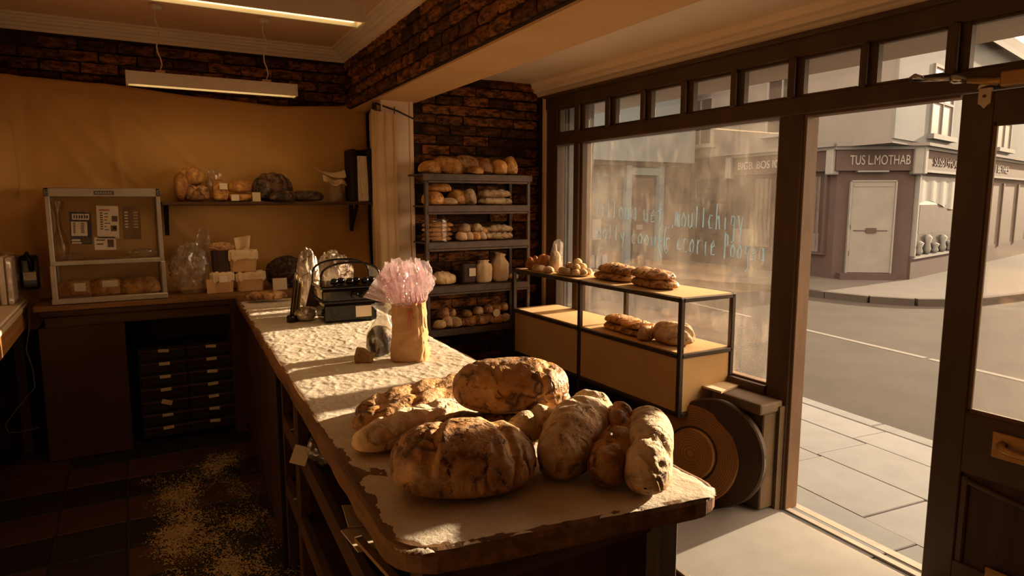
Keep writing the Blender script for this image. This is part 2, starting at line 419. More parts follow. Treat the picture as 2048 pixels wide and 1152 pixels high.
# white pier between the two, with a thin edge bead
w = struct('wall_pier')
wb(MB().box(1.63, 1.845, 4.70, 4.80, 0, Z_SOF + .02), 'plaster', PLASTER, w, bevel=.006)
wb(MB().box(1.843, 1.875, 4.692, 4.76, 0, Z_SOF + .01), 'edge_bead', PLASTER, w, bevel=.008, seg=2)
w = struct('wall_alcove')
wb(MB().box(1.80, 1.95, 4.78, YB + .1, -.1, Z_SOF + .05), 'plaster', PLASTER, w)
# left wall, wall behind the viewer: unseen, plaster paled to bounce light inside
tag(MB().box(-1.3, -1.15, -1.3, YB + .1, 0, 2.9).build('wall_left', PLASTER_D if 'PLASTER_D' in globals() else mat('bounce_plaster', (.52, .37, .22), (.44, .30, .17), 4, .9)), kind='structure')
tag(MB().box(-1.3, 3.1, -1.45, -1.3, 0, 2.9).build('wall_front', MATS['bounce_plaster']), kind='structure')
# ceilings
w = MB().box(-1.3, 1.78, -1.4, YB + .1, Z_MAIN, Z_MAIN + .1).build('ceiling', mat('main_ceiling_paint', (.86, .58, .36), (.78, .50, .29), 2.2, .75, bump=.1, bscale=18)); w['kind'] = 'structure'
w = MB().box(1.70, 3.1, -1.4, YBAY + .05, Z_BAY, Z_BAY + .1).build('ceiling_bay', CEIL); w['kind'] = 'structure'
# beam between shop and window bay (brick cheek, plastered soffit)
def bl(y): return 1.597 + (y - 4.79) * .0449       # left face
def br(y): return 1.905 + (y - 4.79) * .022        # right edge
w = struct('trim_1')
y0, y1 = -1.3, YB + .02
b = MB().prism([(bl(y0), y0), (br(y0), y0), (br(y1), y1), (bl(y1), y1)], Z_SOF, Z_MAIN + .05)
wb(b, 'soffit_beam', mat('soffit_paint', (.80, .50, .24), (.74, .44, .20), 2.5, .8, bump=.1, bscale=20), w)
ang = math.atan(.0449)
Mbeam = Matrix.Translation((bl(y0) - .002, y0, 0)) @ Matrix.Rotation(math.pi / 2 - ang, 4, 'Z') @ Matrix.Rotation(math.pi, 4, 'Z')
# cheek backing
wb(MB().prism([(bl(y0) - .022, y0), (bl(y0) + .01, y0), (bl(y1) + .01, y1), (bl(y1) - .022, y1)], Z_SOF + .012, Z_MAIN), 'mortar_bed', MORTAR, w)
Mb2 = Matrix.Translation((bl(YB) - .018, YB, 0)) @ Matrix.Rotation(-math.pi / 2 - ang, 4, 'Z')
lay_bricks(w, 0.0, 4.35, Z_SOF + .014, 2.745, Mb2)
# cornices
def cornice(name, prof, p0, p1, out):
    """prof: (distance from wall, z); p0->p1 along the wall; out: unit vector off the wall"""
    mb = MB(); n = len(prof); vs = []
    for p in (p0, p1):
        for d, z in prof: vs.append((p[0] + out[0] * d, p[1] + out[1] * d, z))
    fs = [(i, i + 1, n + i + 1, n + i) for i in range(n - 1)]
    mb.add(vs, fs); o = mb.build(name, CEIL); o['kind'] = 'structure'; return o
PROF = [(0, 2.735), (.018, 2.735), (.018, 2.752), (.04, 2.757), (.05, 2.772), (.075, 2.776), (.085, 2.79), (.10, 2.792), (.105, 2.806), (.135, 2.808), (.14, 2.822)]
cornice('trim_2', PROF, (-1.2, YB), (bl(YB) - .012, YB), (0, -1))
cornice('trim_3', PROF, (bl(YB) - .022, YB), (bl(-1.2) - .022, -1.2), (-1, 0))
# coving over the window
cv = [(.0, 2.455), (.012, 2.458), (.012, 2.474), (.03, 2.478), (.036, 2.50), (.06, 2.508), (.066, 2.535), (.088, 2.545), (.095, 2.582)]
cornice('trim_4', cv, (XW + .01, YBAY), (XW + .01, -1.3), (-1, 0))
# brick return pier beside the window
w = struct('wall_return')
wb(MB().box(XW + .0, XW + .25, 4.585, YBAY + .1, -.05, 2.62), 'mortar_bed', MORTAR, w)

# floor with tiles
fl = struct('floor')
wb(MB().box(-1.3, 2.93, -1.45, YB + .1, -.08, -.012), 'grout_bed', GROUT, fl)
tile_me = {}
for k, m in (('r', TILE_R), ('b', TILE_B)):
    tile_me[k] = [MB().box(-.151, .151, -.151, .151, -.012, rz).mesh('tile', m, bevel=.004) for rz in (0, -.0015, .001)]
for i in range(-3, 10):
    for j in range(-1, 18):
        x = -.095 + i * .31 - .31 / 2 + .155 - .155; y = .25 + j * .31
        if x < -1.1 or x > 2.2 or y < .6 or y > 5.3: continue
        if x > 1.3 and y > 2.6: pass
        k = 'r' if (j % 2 == 0) ^ (rng.random() < .2) else 'b'
        o = link('tile', rng.choice(tile_me[k]), fl, (x, y, rng.uniform(-.0008, .0008)), (rng.uniform(-.004, .004), rng.uniform(-.004, .004), 0))

# ------------------------------------------------------------------ shop front
wi = struct('window_1')
def fr(name, y0, y1, z0, z1, x0=2.945, x1=3.035, m=FRAME, bev=.006, root=None):
    return wb(MB().box(x0, x1, min(y0, y1), max(y0, y1), z0, z1), name, m, root or wi, bevel=bev)
fr('corner_post', 4.40, 4.55, 0, 2.46)
fr('jamb_bead', 4.548, 4.592, 0, 2.46, 2.93, 3.03, mat('jamb_paint', (.72, .52, .33), (.60, .42, .26), 9, .6))
fr('mullion', 4.065, 4.18, .59, 2.09)
fr('mullion_bead', 4.085, 4.115, .66, 2.07, 2.925, 2.95)
fr('door_post', 2.205, 2.345, -.05, 2.10, 2.94, 3.048)
fr('door_post_bead', 2.190, 2.208, 0.0, 2.07, 2.952, 3.046, FRAME_L, .003)
fr('door_post_bead', 2.34, 2.362, .64, 2.07, 2.96, 3.01, FRAME_L, .003)
fr('transom_bar', .30, 4.41, 2.072, 2.160, 2.935, 3.045)
fr('transom_bead', 1.49, 2.21, 2.060, 2.074, 2.955, 3.03, FRAME_L, .003)
fr('head_rail', .30, 4.56, 2.352, 2.458, 2.935, 3.045)
fr('head_bead', .30, 4.56, 2.44, 2.462, 2.915, 2.94)
fr('bottom_rail', 2.345, 4.41, .575, .65, 2.93, 3.05)
fr('bottom_rail_bead', 2.345, 4.08, .648, .662, 2.965, 3.02, FRAME_L, .003)
fr('narrow_bottom_rail', 4.17, 4.41, .50, .65)
tr = [4.378, 4.172, 4.053, 3.806, 3.701, 3.439, 3.343, 3.076, 2.976, 2.695, 2.598, 2.324, 2.227, 1.938, 1.851, 1.564, 1.471, 1.10, 1.0, .70, .60, .40]
fr('transom_stile', 4.378, 4.46, 2.15, 2.36, 2.955, 3.0)
for i in range(1, len(tr) - 1, 2):
    fr('transom_muntin', tr[i + 1] - .0, tr[i] + .0, 2.15, 2.36, 2.955, 3.0)
    fr('muntin_bead', tr[i + 1] + .03, tr[i] - .03, 2.155, 2.355, 2.92, 2.942)
for i in range(0, len(tr) - 1, 2):
    wb(MB().box(2.994, 2.997, tr[i + 1] - .01, tr[i] + .01, 2.155, 2.357), 'pane', GLASS_C, wi)
    fr('pane_bead', tr[i + 1], tr[i], 2.340, 2.354, 2.955, 2.985, FRAME, .003)
    fr('pane_bead', tr[i + 1], tr[i], 2.158, 2.172, 2.955, 2.985, FRAME_L if i in (10, 12, 14) else FRAME, .003)
wb(MB().box(2.988, 2.992, 2.345, 4.075, .64, 2.08), 'pane', GLASS_MAIN, wi)
wb(MB().box(2.988, 2.992, 4.17, 4.41, .64, 2.08), 'pane', GLASS_C, wi)
# faded blue handwriting on the big pane
def text_obj(body, size, m, M, name='lettering', parent=None, ext=.0, sx=1.0, shear=0, space=1.0):
    cu = bpy.data.curves.new('txt', 'FONT'); cu.body = body; cu.size = size; cu.extrude = ext; cu.shear = shear; cu.space_character = space
    to = bpy.data.objects.new('txt', cu)
    me = bpy.data.meshes.new_from_object(to); bpy.data.objects.remove(to); bpy.data.curves.remove(cu)
    me.materials.clear(); me.materials.append(m)
    me.transform(M @ Matrix.Diagonal((sx, 1, 1, 1)))
    o = link(name, me); 
    if parent is not None: o.parent = parent
    return o
def wall_frame(p, xdir):
    x = Vector(xdir).normalized(); z = Vector((0, 0, 1)); y = z - x * z.dot(x); y.normalize(); n = x.cross(y)
    M = Matrix((x, y, n)).transposed().to_4x4(); M.translation = Vector(p); return M
def scrawl(text, y, z, h, wch, slope, seed):
    """hand-written strokes: each letter two or three wobbling brush strokes"""
    r = random.Random(seed); mb = MB(); GL = {
        'l': [[(.3, 0), (.35, 1.5)]], 'i': [[(.4, 0), (.4, .9)]], 'n': [[(.1, 0), (.15, 1)], [(.15, .8), (.5, 1), (.7, .7), (.7, 0)]],
        'u': [[(.1, 1), (.15, .2), (.4, 0), (.7, .3)], [(.72, 1), (.75, 0)]], 'o': [[(.45, 1), (.1, .6), (.2, .1), (.6, .05), (.75, .6), (.45, 1)]],
        'e': [[(.1, .5), (.7, .6), (.5, 1), (.15, .6), (.2, .1), (.7, .1)]], 'r': [[(.2, 0), (.2, 1)], [(.2, .7), (.5, 1), (.75, .9)]],
        't': [[(.4, 0), (.4, 1.6)], [(.1, 1.0), (.75, 1.1)]], 'm': [[(.0, 0), (.05, 1)], [(.05, .8), (.3, 1), (.4, 0)], [(.4, .8), (.65, 1), (.75, 0)]],
        'c': [[(.7, .9), (.3, 1), (.1, .5), (.3, 0), (.7, .1)]], 'h': [[(.15, 0), (.2, 1.7)], [(.2, .7), (.5, 1), (.7, 0)]], 's': [[(.7, .9), (.3, .95), (.3, .6), (.65, .4), (.55, 0), (.1, .05)]],
        'C': [[(.8, 1.6), (.3, 1.75), (.05, .9), (.1, .1), (.5, -.25), (.85, .1)]], 'P': [[(.2, -.2), (.25, 1.7)], [(.25, 1.6), (.7, 1.5), (.7, .9), (.25, .8)]],
        'g': [[(.7, .9), (.3, 1), (.15, .4), (.6, .3), (.7, .9), (.65, -.6), (.3, -.8)]], 'y': [[(.1, 1), (.4, .2)], [(.75, 1), (.35, -.8)]], 'w': [[(.0, 1), (.2, 0), (.4, .8), (.6, 0), (.8, 1)]],
        '(': [[(.6, 1.9), (.2, 1.2), (.2, .2), (.7, -.5)]], 'a': [[(.7, .9), (.2, .9), (.1, .2), (.6, .1)], [(.72, 1), (.8, 0)]], '"': [[(.3, 1.7), (.35, 1.9)], [(.7, 1.8), (.75, 2.0)]]}
    cx = 0
    for ch in text:
        if ch == ' ': cx += wch * .8; continue
        for st in GL.get(ch, GL['i']):
            pts = []
            for px, pz in st:
                pts.append((2.984, y - cx - px * wch * .85, z - slope * cx + pz * h + r.uniform(-.006, .006)))
            mb.tube(pts, [r.uniform(.0022, .0045) for _ in pts], 5)
        cx += wch
    return mb
wb(scrawl('lillowa uet', 3.95, 1.535, .085, .068, .06, 1), 'handwriting', BLUEW, wi)
wb(scrawl('moullchigy', 3.12, 1.485, .085, .055, .02, 2), 'handwriting', BLUEW, wi)
wb(scrawl('wolly coower', 3.92, 1.375, .07, .066, .05, 3), 'handwriting', BLUEW, wi)
wb(scrawl('(C"ecorie', 3.27, 1.335, .085, .056, .02, 4), 'handwriting', BLUEW, wi)
wb(scrawl('Poogea', 2.72, 1.325, .08, .05, .04, 5), 'handwriting', BLUEW, wi)
# stall riser under the big window, with ledge
sr = struct('wall_stall_riser')
wb(MB().box(2.90, 3.06, 2.215, 4.58, -.08, .575), 'riser_panel', mat('riser_paint', (.13, .085, .045), (.09, .058, .03), 7, .8, bump=.2, bscale=30), sr)
wb(MB().box(2.76, 2.935, 2.225, 2.56, .545, .605), 'ledge', mat('ledge_paint', (.17, .12, .078), (.12, .085, .052), 7, .7), sr, bevel=.012, seg=2)
wb(MB().box(2.80, 2.905, 2.235, 2.50, .02, .545), 'ledge_block', MATS['riser_paint'], sr, bevel=.006)
tag(MB().box(2.95, 3.1, -1.4, .36, -.1, 2.62).build('wall_right', MATS['bounce_plaster']), kind='structure')  # unseen wall, its end placed to block sun from the near counter
tag(MB().box(2.97, 3.1, -1.4, YBAY, 2.455, 2.75).build('wall_right_upper', FRAME), kind='structure')

# ------------------------------------------------------------------ door, folded back along the front, with its furniture
dr = struct('door_1', (2.93, 1.47, 0))
DX0, DX1 = 2.895, 2.94
def dp(name, y0, y1, z0, z1, x0=DX0, x1=DX1, m=FRAME, bev=.005): return wb(MB().box(x0, x1, min(y0, y1), max(y0, y1), z0, z1), name, m, dr, bevel=bev)
dp('hinge_stile', 1.455, 1.335, .02, 2.062)
dp('lock_stile', .44, .34, .02, 2.062)  # out of view; door widened to let sun onto the counter corner
dp('top_rail', 1.34, .43, 1.945, 2.062)
dp('lock_rail', 1.34, .43, .545, .800)
dp('bottom_rail', 1.34, .43, .02, .16)
dp('panel', 1.34, .43, .15, .56, 2.912, 2.928, WOOD_D)
GLS = MB().box(2.916, 2.920, .43, 1.34, .79, 1.955); wb(GLS, 'pane', GLASS_C, dr)
for z0, z1 in ((.797, .815), (1.93, 1.948)): dp('glazing_bead', 1.335, .44, z0, z1, 2.900, 2.916, FRAME_L if z0 < 1 else FRAME, .003)
dp('glazing_bead', 1.337, 1.322, .80, 1.945, 2.90, 2.916, FRAME_L, .003)
dp('glazing_bead', .44, .455, .80, 1.945, 2.90, 2.916, FRAME, .003)
dp('panel_moulding', 1.335, 1.305, .16, .53, 2.898, 2.914, FRAME, .006)
# curved head moulding of the lower panel
mb = MB(); pts = []
for i in range(13):
    t = i / 12; y = lerp(1.32, .62, t); pts.append((2.905, y, .515 - .04 * math.sin(math.pi * t)))
mb.tube(pts, .012, 8); wb(mb, 'panel_moulding', FRAME, dr, smooth=True)
lp = thing('letter_plate', 'brass letter plate with a pull handle on the dark door', 'letter plate', (2.893, 1.08, .70))
wb(MB().box(2.886, 2.8945, .93, 1.232, .648, .752), 'back_plate', BRASS, lp, bevel=.003)
pts = [(2.888, 1.195, .708), (2.868, 1.193, .706), (2.852, 1.178, .70), (2.848, 1.14, .694), (2.848, 1.03, .694), (2.852, .99, .70), (2.868, .975, .706), (2.888, .972, .708)]
wb(MB().tube(pts, [.017, .016, .014, .012, .012, .014, .016, .017], 10), 'pull_handle', BRASS, lp, smooth=True)
kp = MB().box(2.886, 2.8945, .38, 1.212, .03, .195).build('kick_plate', BRASS, bevel=.003)
tag(kp, 'brass kick plate along the foot of the dark door', 'kick plate')
# closer arm and keeper
cl = thing('door_closer', 'chrome door closer arm across the frame head', 'door closer', (2.88, 1.4, 2.1))
P = [at(1822, 162, x=2.90), at(1880, 160, x=2.88), at(1905, 160, x=2.875)]
wb(MB().tube([P[0], at(1905, 157, x=2.86)], .008, 8), 'arm_rod', mat('chrome', (.50, .44, .38), None, 9, .22, .9, spec=.6), cl, smooth=True)
wb(MB().tube([at(1822, 158, x=2.90), at(1830, 153, x=2.88), at(1845, 155, x=2.87)], [.011, .012, .006], 8), 'elbow', MATS['chrome'], cl, smooth=True)
wb(MB().tube([at(1905, 159, x=2.865), at(1912, 158, x=2.862), at(1935, 162, x=2.86)], [.018, .02, .009], 10), 'piston_cap', MATS['chrome'], cl, smooth=True)
wb(MB().tube([at(1925, 161, x=2.862), at(1985, 163, x=2.86), at(2070, 152, x=2.87)], [.009, .012, .012], 8), 'arm_lever', BRASS, cl, smooth=True)
p = at(2040, 160, x=2.88); wb(MB().box(2.84, 2.90, p.y - .22, p.y + .05, p.z - .02, p.z + .035), 'closer_body', BRASS, cl, bevel=.006)
kc = thing('door_keeper', 'small cream metal keeper plate hanging from the closer', 'keeper', (2.888, 1.38, 2.03))
p0, p1 = at(1959, 178, x=2.888), at(1981, 216, x=2.888)
mb = MB(); yc = (p0.y + p1.y) / 2; hw = abs(p0.y - p1.y) / 2; zt, zb = p0.z, p1.z
poly = [(-hw, zt), (hw, zt), (hw, zb + .02), (hw * .45, zb + .012), (0, zb), (-hw * .45, zb + .012), (-hw, zb + .02)]
mb.add([(2.884, yc + a, z) for a, z in poly] + [(2.894, yc + a, z) for a, z in poly], [tuple(range(7)), tuple(range(13, 6, -1))] + [(i, 7 + i, 7 + (i + 1) % 7, (i + 1) % 7) for i in range(7)])
wb(mb, 'plate', CREAMM, kc)
wb(MB().tube([(2.884, yc + hw, zt), (2.868, yc + hw * .5, zt + .008), (2.866, yc - hw, zt + .012), (2.874, yc - hw * 2.1, zt + .004)], [.004, .006, .005, .003], 8), 'hook', CREAMM, kc, smooth=True)
wb(MB().lathe([(.006, 0), (.006, .004), (.001, .005)], 10, Matrix.Translation((2.884, yc, zt - .03)) @ Matrix.Rotation(-math.pi / 2, 4, 'Y')), 'screw', STEEL_D, kc)

# threshold strips
th = struct('trim_5')
def strip(a, x0, x1, z0, z1, name, m, bev=.003):
    M = Matrix.Translation((2.99, 2.35, 0)) @ Matrix.Rotation(-a, 4, 'Z')
    return wb(MB().box(x0, x1, -2.0, 0.02, z0, z1, M), name, m, th, bevel=bev)
A5 = math.radians(3.5)
strip(A5, -.10, .10, -.06, -.006, 'threshold_base', BLACKM)
strip(A5, -.098, -.062, -.03, .006, 'threshold_strip', mat('threshold_wood', (0.26, 0.225, 0.185), (0.18, 0.155, 0.125), 10, .7))
strip(A5, -.030, .012, -.03, .010, 'threshold_strip', MATS['threshold_wood'])
strip(A5, .045, .10, -.03, .004, 'threshold_strip', MATS['threshold_wood'])

# ================================================================== THE STREET
SA = math.radians(6.2)      # street runs slightly off the shop front
MS = Matrix.Translation((3.30, 2.476, 0)) @ Matrix.Rotation(-SA, 4, 'Z')     # local y along the street, x across it
pv = struct('pavement')
wb(MB().box(-.45, 1.38, -8, 14, -.25, -.012, MS), 'bedding', SLABJ, pv)
rows = [(-.36, .0), (.0, .50), (.50, .97), (.97, 1.30)]
for ri, (a, b) in enumerate(rows):
    y = -5.0 + (.37, .12, .55, .25)[ri]
    while y < 9:
        L = rng.choice((.62, .75, .9, .7)); g = .0025
        o = link('paving_slab', MB().box(a + g, b - g, y + g, y + L - g, -.06, 0).mesh('paving_slab', SLAB, bevel=.004), pv)
        o.matrix_basis = MS @ Matrix.Translation((0, 0, rng.uniform(-.003, .003))); y += L
y = -5
while y < 12:
    o = link('kerb_stone', MB().box(1.305, 1.44, y + .004, y + .90, -.2, .002).mesh('kerb_stone', KERB, bevel=.008), pv); o.matrix_basis = MS; y += .905
rd = struct('road')
wb(MB().box(3.1, 60, -40, 60, -.3, -.09), 'asphalt_surface', ROAD, rd)
d = (Vector((7.894, 5.933, 0)) - Vector((7.554, 3.758, 0))).normalized(); a0 = Vector((7.554, 3.758, 0))
ML = Matrix((Vector((d.y, -d.x, 0)), d, Vector((0, 0, 1)))).transposed().to_4x4(); ML.translation = a0
for s0, s1 in ((-5, -1.6), (-.9, .15), (.20, 2.35), (3.0, 5.2)):
    wb(MB().box(-.04, .04, s0, s1, -.0895, -.0865, ML), 'road_line', ROADP, rd)
fp = struct('pavement_far')
edge = [(8.3, 13.5), (9.2, 11.2), (10.1, 9.85), (10.75, 8.5), (10.82, 7.4), (10.95, 6.7), (11.3, 6.15), (12.0, 5.72), (13.6, 5.6), (17, 6.1), (26, 7.9)]
wb(MB().prism(edge + [(26, 16), (8.3, 16)], -.2, .02), 'paving', PAVEF, fp)
kb = MB()
for i in range(len(edge) - 1):
    a, b = Vector(edge[i]), Vector(edge[i + 1]); t = (b - a).normalized(); nn = Vector((t.y, -t.x))
    if nn.dot(Vector((-1, -.6))) < 0: nn = -nn
    q = [a, b, b + nn * .13, a + nn * .13]
    wb(MB().prism([tuple(v) for v in q], -.2, .028), 'kerb_stone', mat('far_kerb', (0.042, 0.037, 0.035), (0.0361, 0.0318, 0.0301), 5, .9, spec=.04), fp)

# --- corner shop
Q = Vector((12.583, 7.473, 0)); aL, aR = math.radians(6), math.radians(78)
DL = Vector((math.sin(aL), math.cos(aL), 0)); DR = Vector((math.sin(aR), math.cos(aR), 0))
NL = Vector((-DL.y, DL.x, 0)); NR = Vector((DR.y, -DR.x, 0))      # outward
def frame3(o, d, n):
    M = Matrix((d, n, Vector((0, 0, 1)))).transposed().to_4x4(); M.translation = o; return M
FL, FRm = frame3(Q, DL, NL), frame3(Q, DR, NR)                      # local: x along wall, y outward, z up
cs = thing('corner_shop', 'corner shop across the road with dark lettered fascias and a white door', 'building', tuple(Q))
def cb(F, name, m, x0, x1, y0, y1, z0, z1, par=None, bev=0):
    mb = MB().box(x0, x1, y0, y1, z0, z1, F)
    return sub(mb, name, m, par, bevel=bev) if par is not None else wb(mb, name, m, cs, bevel=bev)
c1, c2 = Q + DL * 1.18, Q + DR * 1.35
DC = (c2 - c1).normalized(); LC = (c2 - c1).length; NC = Vector((DC.y, -DC.x, 0)); FC = frame3(c1, DC, NC)
up = MB().prism([tuple(v.xy) for v in (Q, Q + DR * 14, Q + DR * 14 + DL * 4, Q + DL * 4 + DR * 3, Q + DL * 9 + DR * 3, Q + DL * 9)], 2.72, 5.9)
wu = wb(up, 'storey_wall', RENDER_P, cs)
cb(FRm, 'rendered_wall', RENDER_W, -.02, 14, -.02, .03, 2.80, 5.30)
lower = MB().prism([tuple(v.xy) for v in (c1, c2, Q + DR * 14, Q + DR * 14 + DL * 4, Q + DL * 4 + DR * 3, Q + DL * 9 + DR * 3, Q + DL * 9)], -.05, 2.75)
wb(lower, 'ground_floor_wall', SHOPB, cs)
# sloping eaves on the side-street wall
def PF(F, x, y, z): return tuple(F @ Vector((x, y, z)))
ev = MB(); ev.add([PF(FRm, -.2, .3, 5.25), PF(FRm, 14, .3, 5.25), PF(FRm, 14, -2.5, 6.6), PF(FRm, -.2, -2.5, 6.6), PF(FRm, -.2, .3, 5.37), PF(FRm, 14, .3, 5.37), PF(FRm, 14, -2.5, 6.72), PF(FRm, -.2, -2.5, 6.72)],
               [(3, 2, 1, 0), (4, 5, 6, 7), (0, 1, 5, 4), (1, 2, 6, 5), (2, 3, 7, 6), (3, 0, 4, 7)]); wb(ev, 'roof', SLATE, cs)
# fascias
ZF0, ZF1 = 2.24, 2.66
fa = cb(FL, 'fascia', SHOPB, 1.15, 4.22, -.05, .12, ZF0, ZF1); fb = cb(FC, 'fascia', SHOPB, -.08, LC + .08, -.05, .12, ZF0, ZF1); fc = cb(FRm, 'fascia', SHOPB, 1.30, 14, -.05, .12, ZF0 + .02, ZF1)
for F, a, b in ((FL, 1.1, 4.3), (FC, -.12, LC + .12), (FRm, 1.25, 14)):
    cb(F, 'fascia_cornice', SHOPW, a, b, -.05, .17, ZF1, ZF1 + .06)
    cb(F, 'cornice_top', RENDER_P, a, b, -.05, .26, ZF1 + .06, ZF1 + .12)
cb(FRm, 'fascia_foot_trim', SHOPW, 1.30, 14, -.05, .15, ZF0 - .03, ZF0 + .02)
cb(FC, 'fascia_foot_trim', SHOPW, .35, LC - .55, -.05, .14, ZF0 - .03, ZF0 + .0)
for F, x in ((FL, 1.24), (FL, 4.20), (FC, LC - .02), (FRm, 1.36)):
    cb(F, 'console_bracket', SHOPW, x - .09, x + .09, -.02, .20, ZF0 - .08, ZF1 + .03, bev=.02)
# lettering faces the viewer: text runs along -DL on the street face, +DC on the corner, +DR on the side street
def sign(body, size, m, par, org, xdir, sx=1.0):
    return text_obj(body, size, m, wall_frame(org, xdir), parent=par, ext=.008, sx=sx)
def plc(F, x, z, y=.128): return F @ Vector((x, y, z))
sign('BIGB. BOS IOFHED', .25, LETTER, fa, plc(FL, 3.92, 2.37), -DL, .92)
sign('TUS L.MOTHAB', .27, LETTER, fb, plc(FC, .18, 2.36), DC, .62)
sign('SUSBT+FOODLE', .27, LETTER_D, fc, plc(FRm, 2.05, 2.36), DR, 1.15)
sign('AT BETHES', .27, LETTER, fc, plc(FRm, 6.6, 2.36), DR, 1.3)
# corner entrance
dd = cb(FC, 'shop_door', SHOPDOOR, .28, 1.12, .0, .06, .16, 2.02)
for x0, x1, z0, z1 in ((.25, .28, .14, 2.05), (1.12, 1.15, .14, 2.05), (.25, 1.15, 2.02, 2.05)): cb(FC, 'door_trim', SHOPW, x0, x1, 0, .08, z0, z1, dd)
cb(FC, 'rail', SHOPDOOR, .32, 1.08, .06, .072, 1.92, 1.97, dd)
cb(FC, 'letter_box', SHOPB, .60, .80, .06, .09, .98, 1.08, dd)
for x0, x1 in ((.36, .60), (.80, 1.02)): cb(FC, 'push_bar', SHOPB, x0, x1, .06, .075, 1.02, 1.035, dd)
for z in (.5, 1.05): cb(FC, 'hinge', SHOPB, .28, .30, .06, .075, z, z + .1, dd)
cb(FC, 'door_step', SHOPS, .1, LC - .3, 0, .22, -.02, .15)
# display window on the side street
sw = cb(FRm, 'shop_window', SHOPGLASS, 1.50, 6.0, .0, .035, .50, 2.14)
for x0, x1, z0, z1 in ((1.42, 1.50, .46, 2.16), (1.42, 6.0, .44, .50), (5.9, 6.0, .46, 2.16)): cb(FRm, 'window_trim', SHOPW, x0, x1, 0, .09, z0, z1, sw)
bl_ = MB(); n = 24
bl_.grid(lambda u, v: PF(FRm, lerp(1.5, 5.9, u), .05 + .012 * math.sin(u * 40), lerp(2.14, 1.58 + .07 * math.sin(u * 9) - .14 * u, v)), 40, 6); sub(bl_, 'blind', SHOPW, sw)
cb(FRm, 'back_panel', mat('shop_interior_tan', (0.07, 0.062, 0.06), (0.0602, 0.0533, 0.0516), 3, .8, spec=.04), 1.7, 4.8, .036, .04, .95, 1.55, sw)
for k in range(7):
    x = 1.75 + k * .52; h = rng.uniform(.18, .42)
    Mv = FRm @ Matrix.Translation((x, .06, .50)) @ Matrix.Diagonal((1.6, 1, 1, 1))
    wv = MB().lathe([(.04, 0), (.075, h * .25), (.05, h * .55), (.09, h * .85), (.03, h)], 12, Mv); sub(wv, 'vase', SHOPW, sw, smooth=True)
cb(FRm, 'stall_riser', SHOPS, 1.36, 14, -.02, .05, -.05, .46)
sw2 = cb(FRm, 'shop_window', mat('far_shop_front', (0.06, 0.05, 0.048), (0.0516, 0.043, 0.0413), 2, .6, spec=.04), 6.4, 13.5, .0, .035, .40, 2.1)
for x in (6.4, 8.2, 9.9, 11.6): cb(FRm, 'window_post', SHOPB, x, x + .12, .03, .08, .40, 2.1, sw2)
# street-side shop windows
for x0, x1 in ((1.42, 2.62), (2.78, 4.15)):
    s = cb(FL, 'shop_window', SHOPGLASS, x0, x1, 0, .035, .55, 2.16)
    for a, b, z0, z1 in ((x0 - .06, x0, .5, 2.2), (x1, x1 + .06, .5, 2.2), (x0, x1, .5, .55)): cb(FL, 'window_trim', SHOPB, a, b, 0, .08, z0, z1, s)
    cm = MB(); cm.grid(lambda u, v: PF(FL, lerp(x0 + .12, x0 + .62, u), .045 + .012 * math.sin(u * 22), lerp(2.14, .62, v) ), 20, 2); sub(cm, 'shop_curtain', mat('shop_curtain', (0.08, 0.07, 0.068), (0.06, 0.052, 0.05), 6, .9, spec=.04), s)
    cb(FL, 'display_plinth', mat('shop_display', (0.095, 0.088, 0.088), (0.0817, 0.0757, 0.0757), 4, .9, spec=.04), x0 + .1, x1 - .1, .036, .05, .56, .95, s)
# upper windows
def upper_window(F, x0, x1, z0, z1, gl=SHOPGLASS):
    s = cb(F, 'sash_window', gl, x0, x1, .0, .045, z0, z1)
    t = .06
    for a, b, c, e in ((x0 - t, x0, z0, z1), (x1, x1 + t, z0, z1), (x0 - t, x1 + t, z1, z1 + t), ((x0 + x1) / 2 - .02, (x0 + x1) / 2 + .02, z0, z1), (x0, x1, (z0 + z1) / 2 - .025, (z0 + z1) / 2 + .025)):
        cb(F, 'sash_bar', SHOPW, a, b, .0, .07, c, e, s)
    cb(F, 'sill', SHOPW, x0 - .15, x1 + .15, 0, .16, z0 - .10, z0, s)
wg = mat('pale_blinded_glass', (0.075, 0.07, 0.07), (0.0645, 0.0602, 0.0602), 4, .4, spec=.04)
upper_window(FRm, 1.95, 3.25, 3.0, 4.35, wg); upper_window(FRm, 7.2, 8.5, 3.0, 4.35, wg)
upper_window(FL, 5.02, 5.85, 3.08, 4.2); upper_window(FL, 2.3, 3.1, 3.15, 4.3)
cb(FL, 'drain_pipe', RENDER_P, 4.02, 4.09, 0, .08, 2.8, 5.8)
gr_ = cb(FL, 'neighbour_front', mat('dull_brown_front', (0.062, 0.05, 0.047), (0.046, 0.037, 0.035), 2.4, .8, spec=.04), 4.35, 8.9, -.02, .06, 0, 2.5)
for k, (x0, x1) in enumerate(((4.6, 5.3), (5.5, 6.3), (6.6, 7.6))): cb(FL, 'window_panel', SHOPGLASS if k != 1 else MATS['shop_curtain'], x0, x1, .06, .075, .5, 2.2, gr_)

